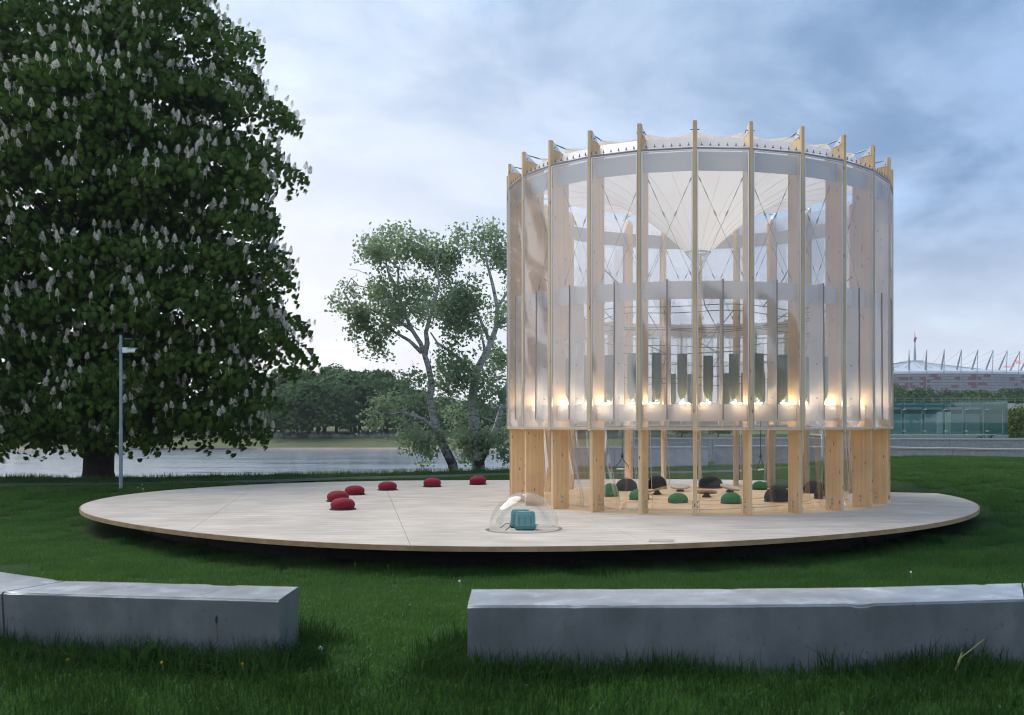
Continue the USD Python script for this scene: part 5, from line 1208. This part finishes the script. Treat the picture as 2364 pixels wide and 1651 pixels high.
# reeds on the far bank
xx = r.uniform(-130, 5, 900); yy = 172 + r.normal(size=900) * 3.5
reed = [(grass_patch(80 + k, 60, 1.6, 0.5, 1.3, 0.06, 0.3), 'reed_leaf') for k in range(3)]
instancer(None, 'reeds', reed, np.c_[xx, yy, np.full(900, -1.25)], quat_z(r.uniform(0, 6.28, 900)), r.uniform(0.3, 1.0, 900) * (0.25 + 1.2 * meshkit.noise(np.stack([xx * 0.12, yy * 0.2, 0 * xx], 1), 6)), r.integers(0, 3, 900), kind='stuff', label='grey-green reeds along the far river bank below the trees', cat='reeds')

# small weeds seen one by one
def dandelion(px, py, y, kind_, label, h_=0.14):
    c = at(px, py, y); g_ = float(ground_z(c[0], c[1])); t = Thing('dandelion', label, 'flower', (c[0], c[1], g_), 'dandelions in the grass')
    top = max(c[2], g_ + 0.06)
    obj('stalk', MB().tube([[c[0] + 0.01, c[1], g_ - 0.02], [c[0] + 0.012, c[1], (g_ + top) / 2], [c[0], c[1], top]], 0.0035, sides=5), 'straw', t)
    obj('head', MB().lathe([(0.0, -0.008), (0.008, 0.0), (0.011, 0.008), (0.006, 0.015), (0.0, 0.017)] if kind_ == 'yellow' else [(0.0, -0.016), (0.011, -0.010), (0.014, 0.0), (0.011, 0.011), (0.0, 0.016)], (c[0], c[1], top), 10), 'dandelion_' + kind_, t, smooth=True)
zz5 = lambda x, y: (x / 3.0613, 1250 + y / 3.0613)
dandelion(*zz5(480, 845), 5.95, 'yellow', 'half-open yellow dandelion in front of the left bench, leftmost of three')
dandelion(*zz5(1145, 865), 5.9, 'yellow', 'half-open yellow dandelion in front of the middle of the left bench')
dandelion(*zz5(1712, 875), 5.85, 'yellow', 'half-open yellow dandelion in front of the right end of the left bench')
for (px, py, y, kd, lab) in ((328, 1122, 23.0, 'white', 'pale dandelion clock beside the path right of the pole'), (330, 1131, 22.0, 'white', 'pale dandelion clock on the lawn just below the path'), (318, 1130, 22.2, 'white', 'pale dandelion clock left of two others by the path'),
                             (820, 1303, 12.7, 'yellow', 'small yellow dandelion in the grass under the deck edge'), (896, 1307, 12.55, 'yellow', 'small yellow dandelion right of another under the deck edge'),
                             (1061, 1342, 10.7, 'white', 'white dandelion clock behind the left end of the long bench'), (2103, 1321, 11.5, 'white', 'white dandelion clock in the grass on the right'),
                             (740, 1497, 6.25, 'white', 'white dandelion clock right of the left bench')):
    dandelion(px, py, y, kd, lab)
def weed(px, py, y, label, hgt, lobes_=5, seed=1):
    c = at(px, py, y); g_ = float(ground_z(c[0], c[1])); t = Thing('broadleaf_weed', label, 'weed', (c[0], c[1], g_))
    r_ = np.random.default_rng(seed)
    for k in range(lobes_):
        a = r_.uniform(-2.4, 2.4) - PI / 2; d = np.array([math.cos(a) * 0.35, math.sin(a) * 0.35, 1.0])
        v, f = leaflet(hgt * r_.uniform(0.6, 1.0), hgt * 0.30, 0.5, (c[0] + r_.normal() * 0.02, c[1] + r_.normal() * 0.02, g_ - 0.02), d, np.array([math.cos(a + PI / 2), math.sin(a + PI / 2), 0.1]), 3); obj('leaf', (v, f), 'tall_blade', t)
weed(*zz5(835, 830), 5.95, 'tall jagged dandelion leaf standing against the left bench', 0.26, 3, 3)
weed(*zz5(960, 840), 5.92, 'broad leafy weed against the middle of the left bench', 0.27, 6, 4)
weed(*zz5(1560, 860), 5.9, 'small leafy weed by the right part of the left bench', 0.12, 5, 6)
z7 = lambda x, y: (1650 + x / 2.8095, 1080 + y / 2.8095)
def straw_blade(pts_, y, label, r0=0.006):
    P_ = np.array([at(*z7(*p), y) for p in pts_]); t = Thing('bent_stalk', label, 'grass stalk', tuple(P_[0]))
    obj('blade', MB().tube(P_, np.linspace(r0, r0 * 0.35, len(P_)), sides=5), 'straw', t)
straw_blade([(1560, 1310), (1600, 1230), (1700, 1150), (1750, 1110)], 5.8, 'pale bent grass stalk leaning right by the long bench')
straw_blade([(1565, 1315), (1585, 1250), (1605, 1195)], 5.78, 'short pale upright stalk beside the bent one by the long bench', 0.009)
z5s = [[(1540, 790), (1535, 650), (1530, 560)], ]
P_ = np.array([at(*zz5(*p), 5.85) for p in z5s[0]]); t = Thing('bare_stalk', 'bare brown dandelion stalk standing against the left bench', 'grass stalk', tuple(P_[0]))
obj('stalk', MB().tube(P_, 0.003, sides=5), 'dry_stalk', t); obj('head', MB().lathe([(0.0, -0.02), (0.007, -0.01), (0.009, 0.012), (0.003, 0.03), (0.0, 0.034)], P_[-1], 8), 'bark_dark', t, smooth=True)

# ------------------------------------------------------------------ evening haze over the river
mat('haze_air', {'v': ('principled_volume', {'color': (0.86, 0.91, 1.0), 'density': 0.00018, 'anisotropy': 0.25})}, [], surface=None, volume='v.volume')
hz0, hz1 = np.array([-900.0, -60.0, -8.5]), np.array([900.0, 1200.0, 95.0])
obj('haze', MB().box((hz0 + hz1) / 2, hz1 - hz0), 'haze_air', label='thin bluish evening haze over the river and the far bank', kind='stuff')
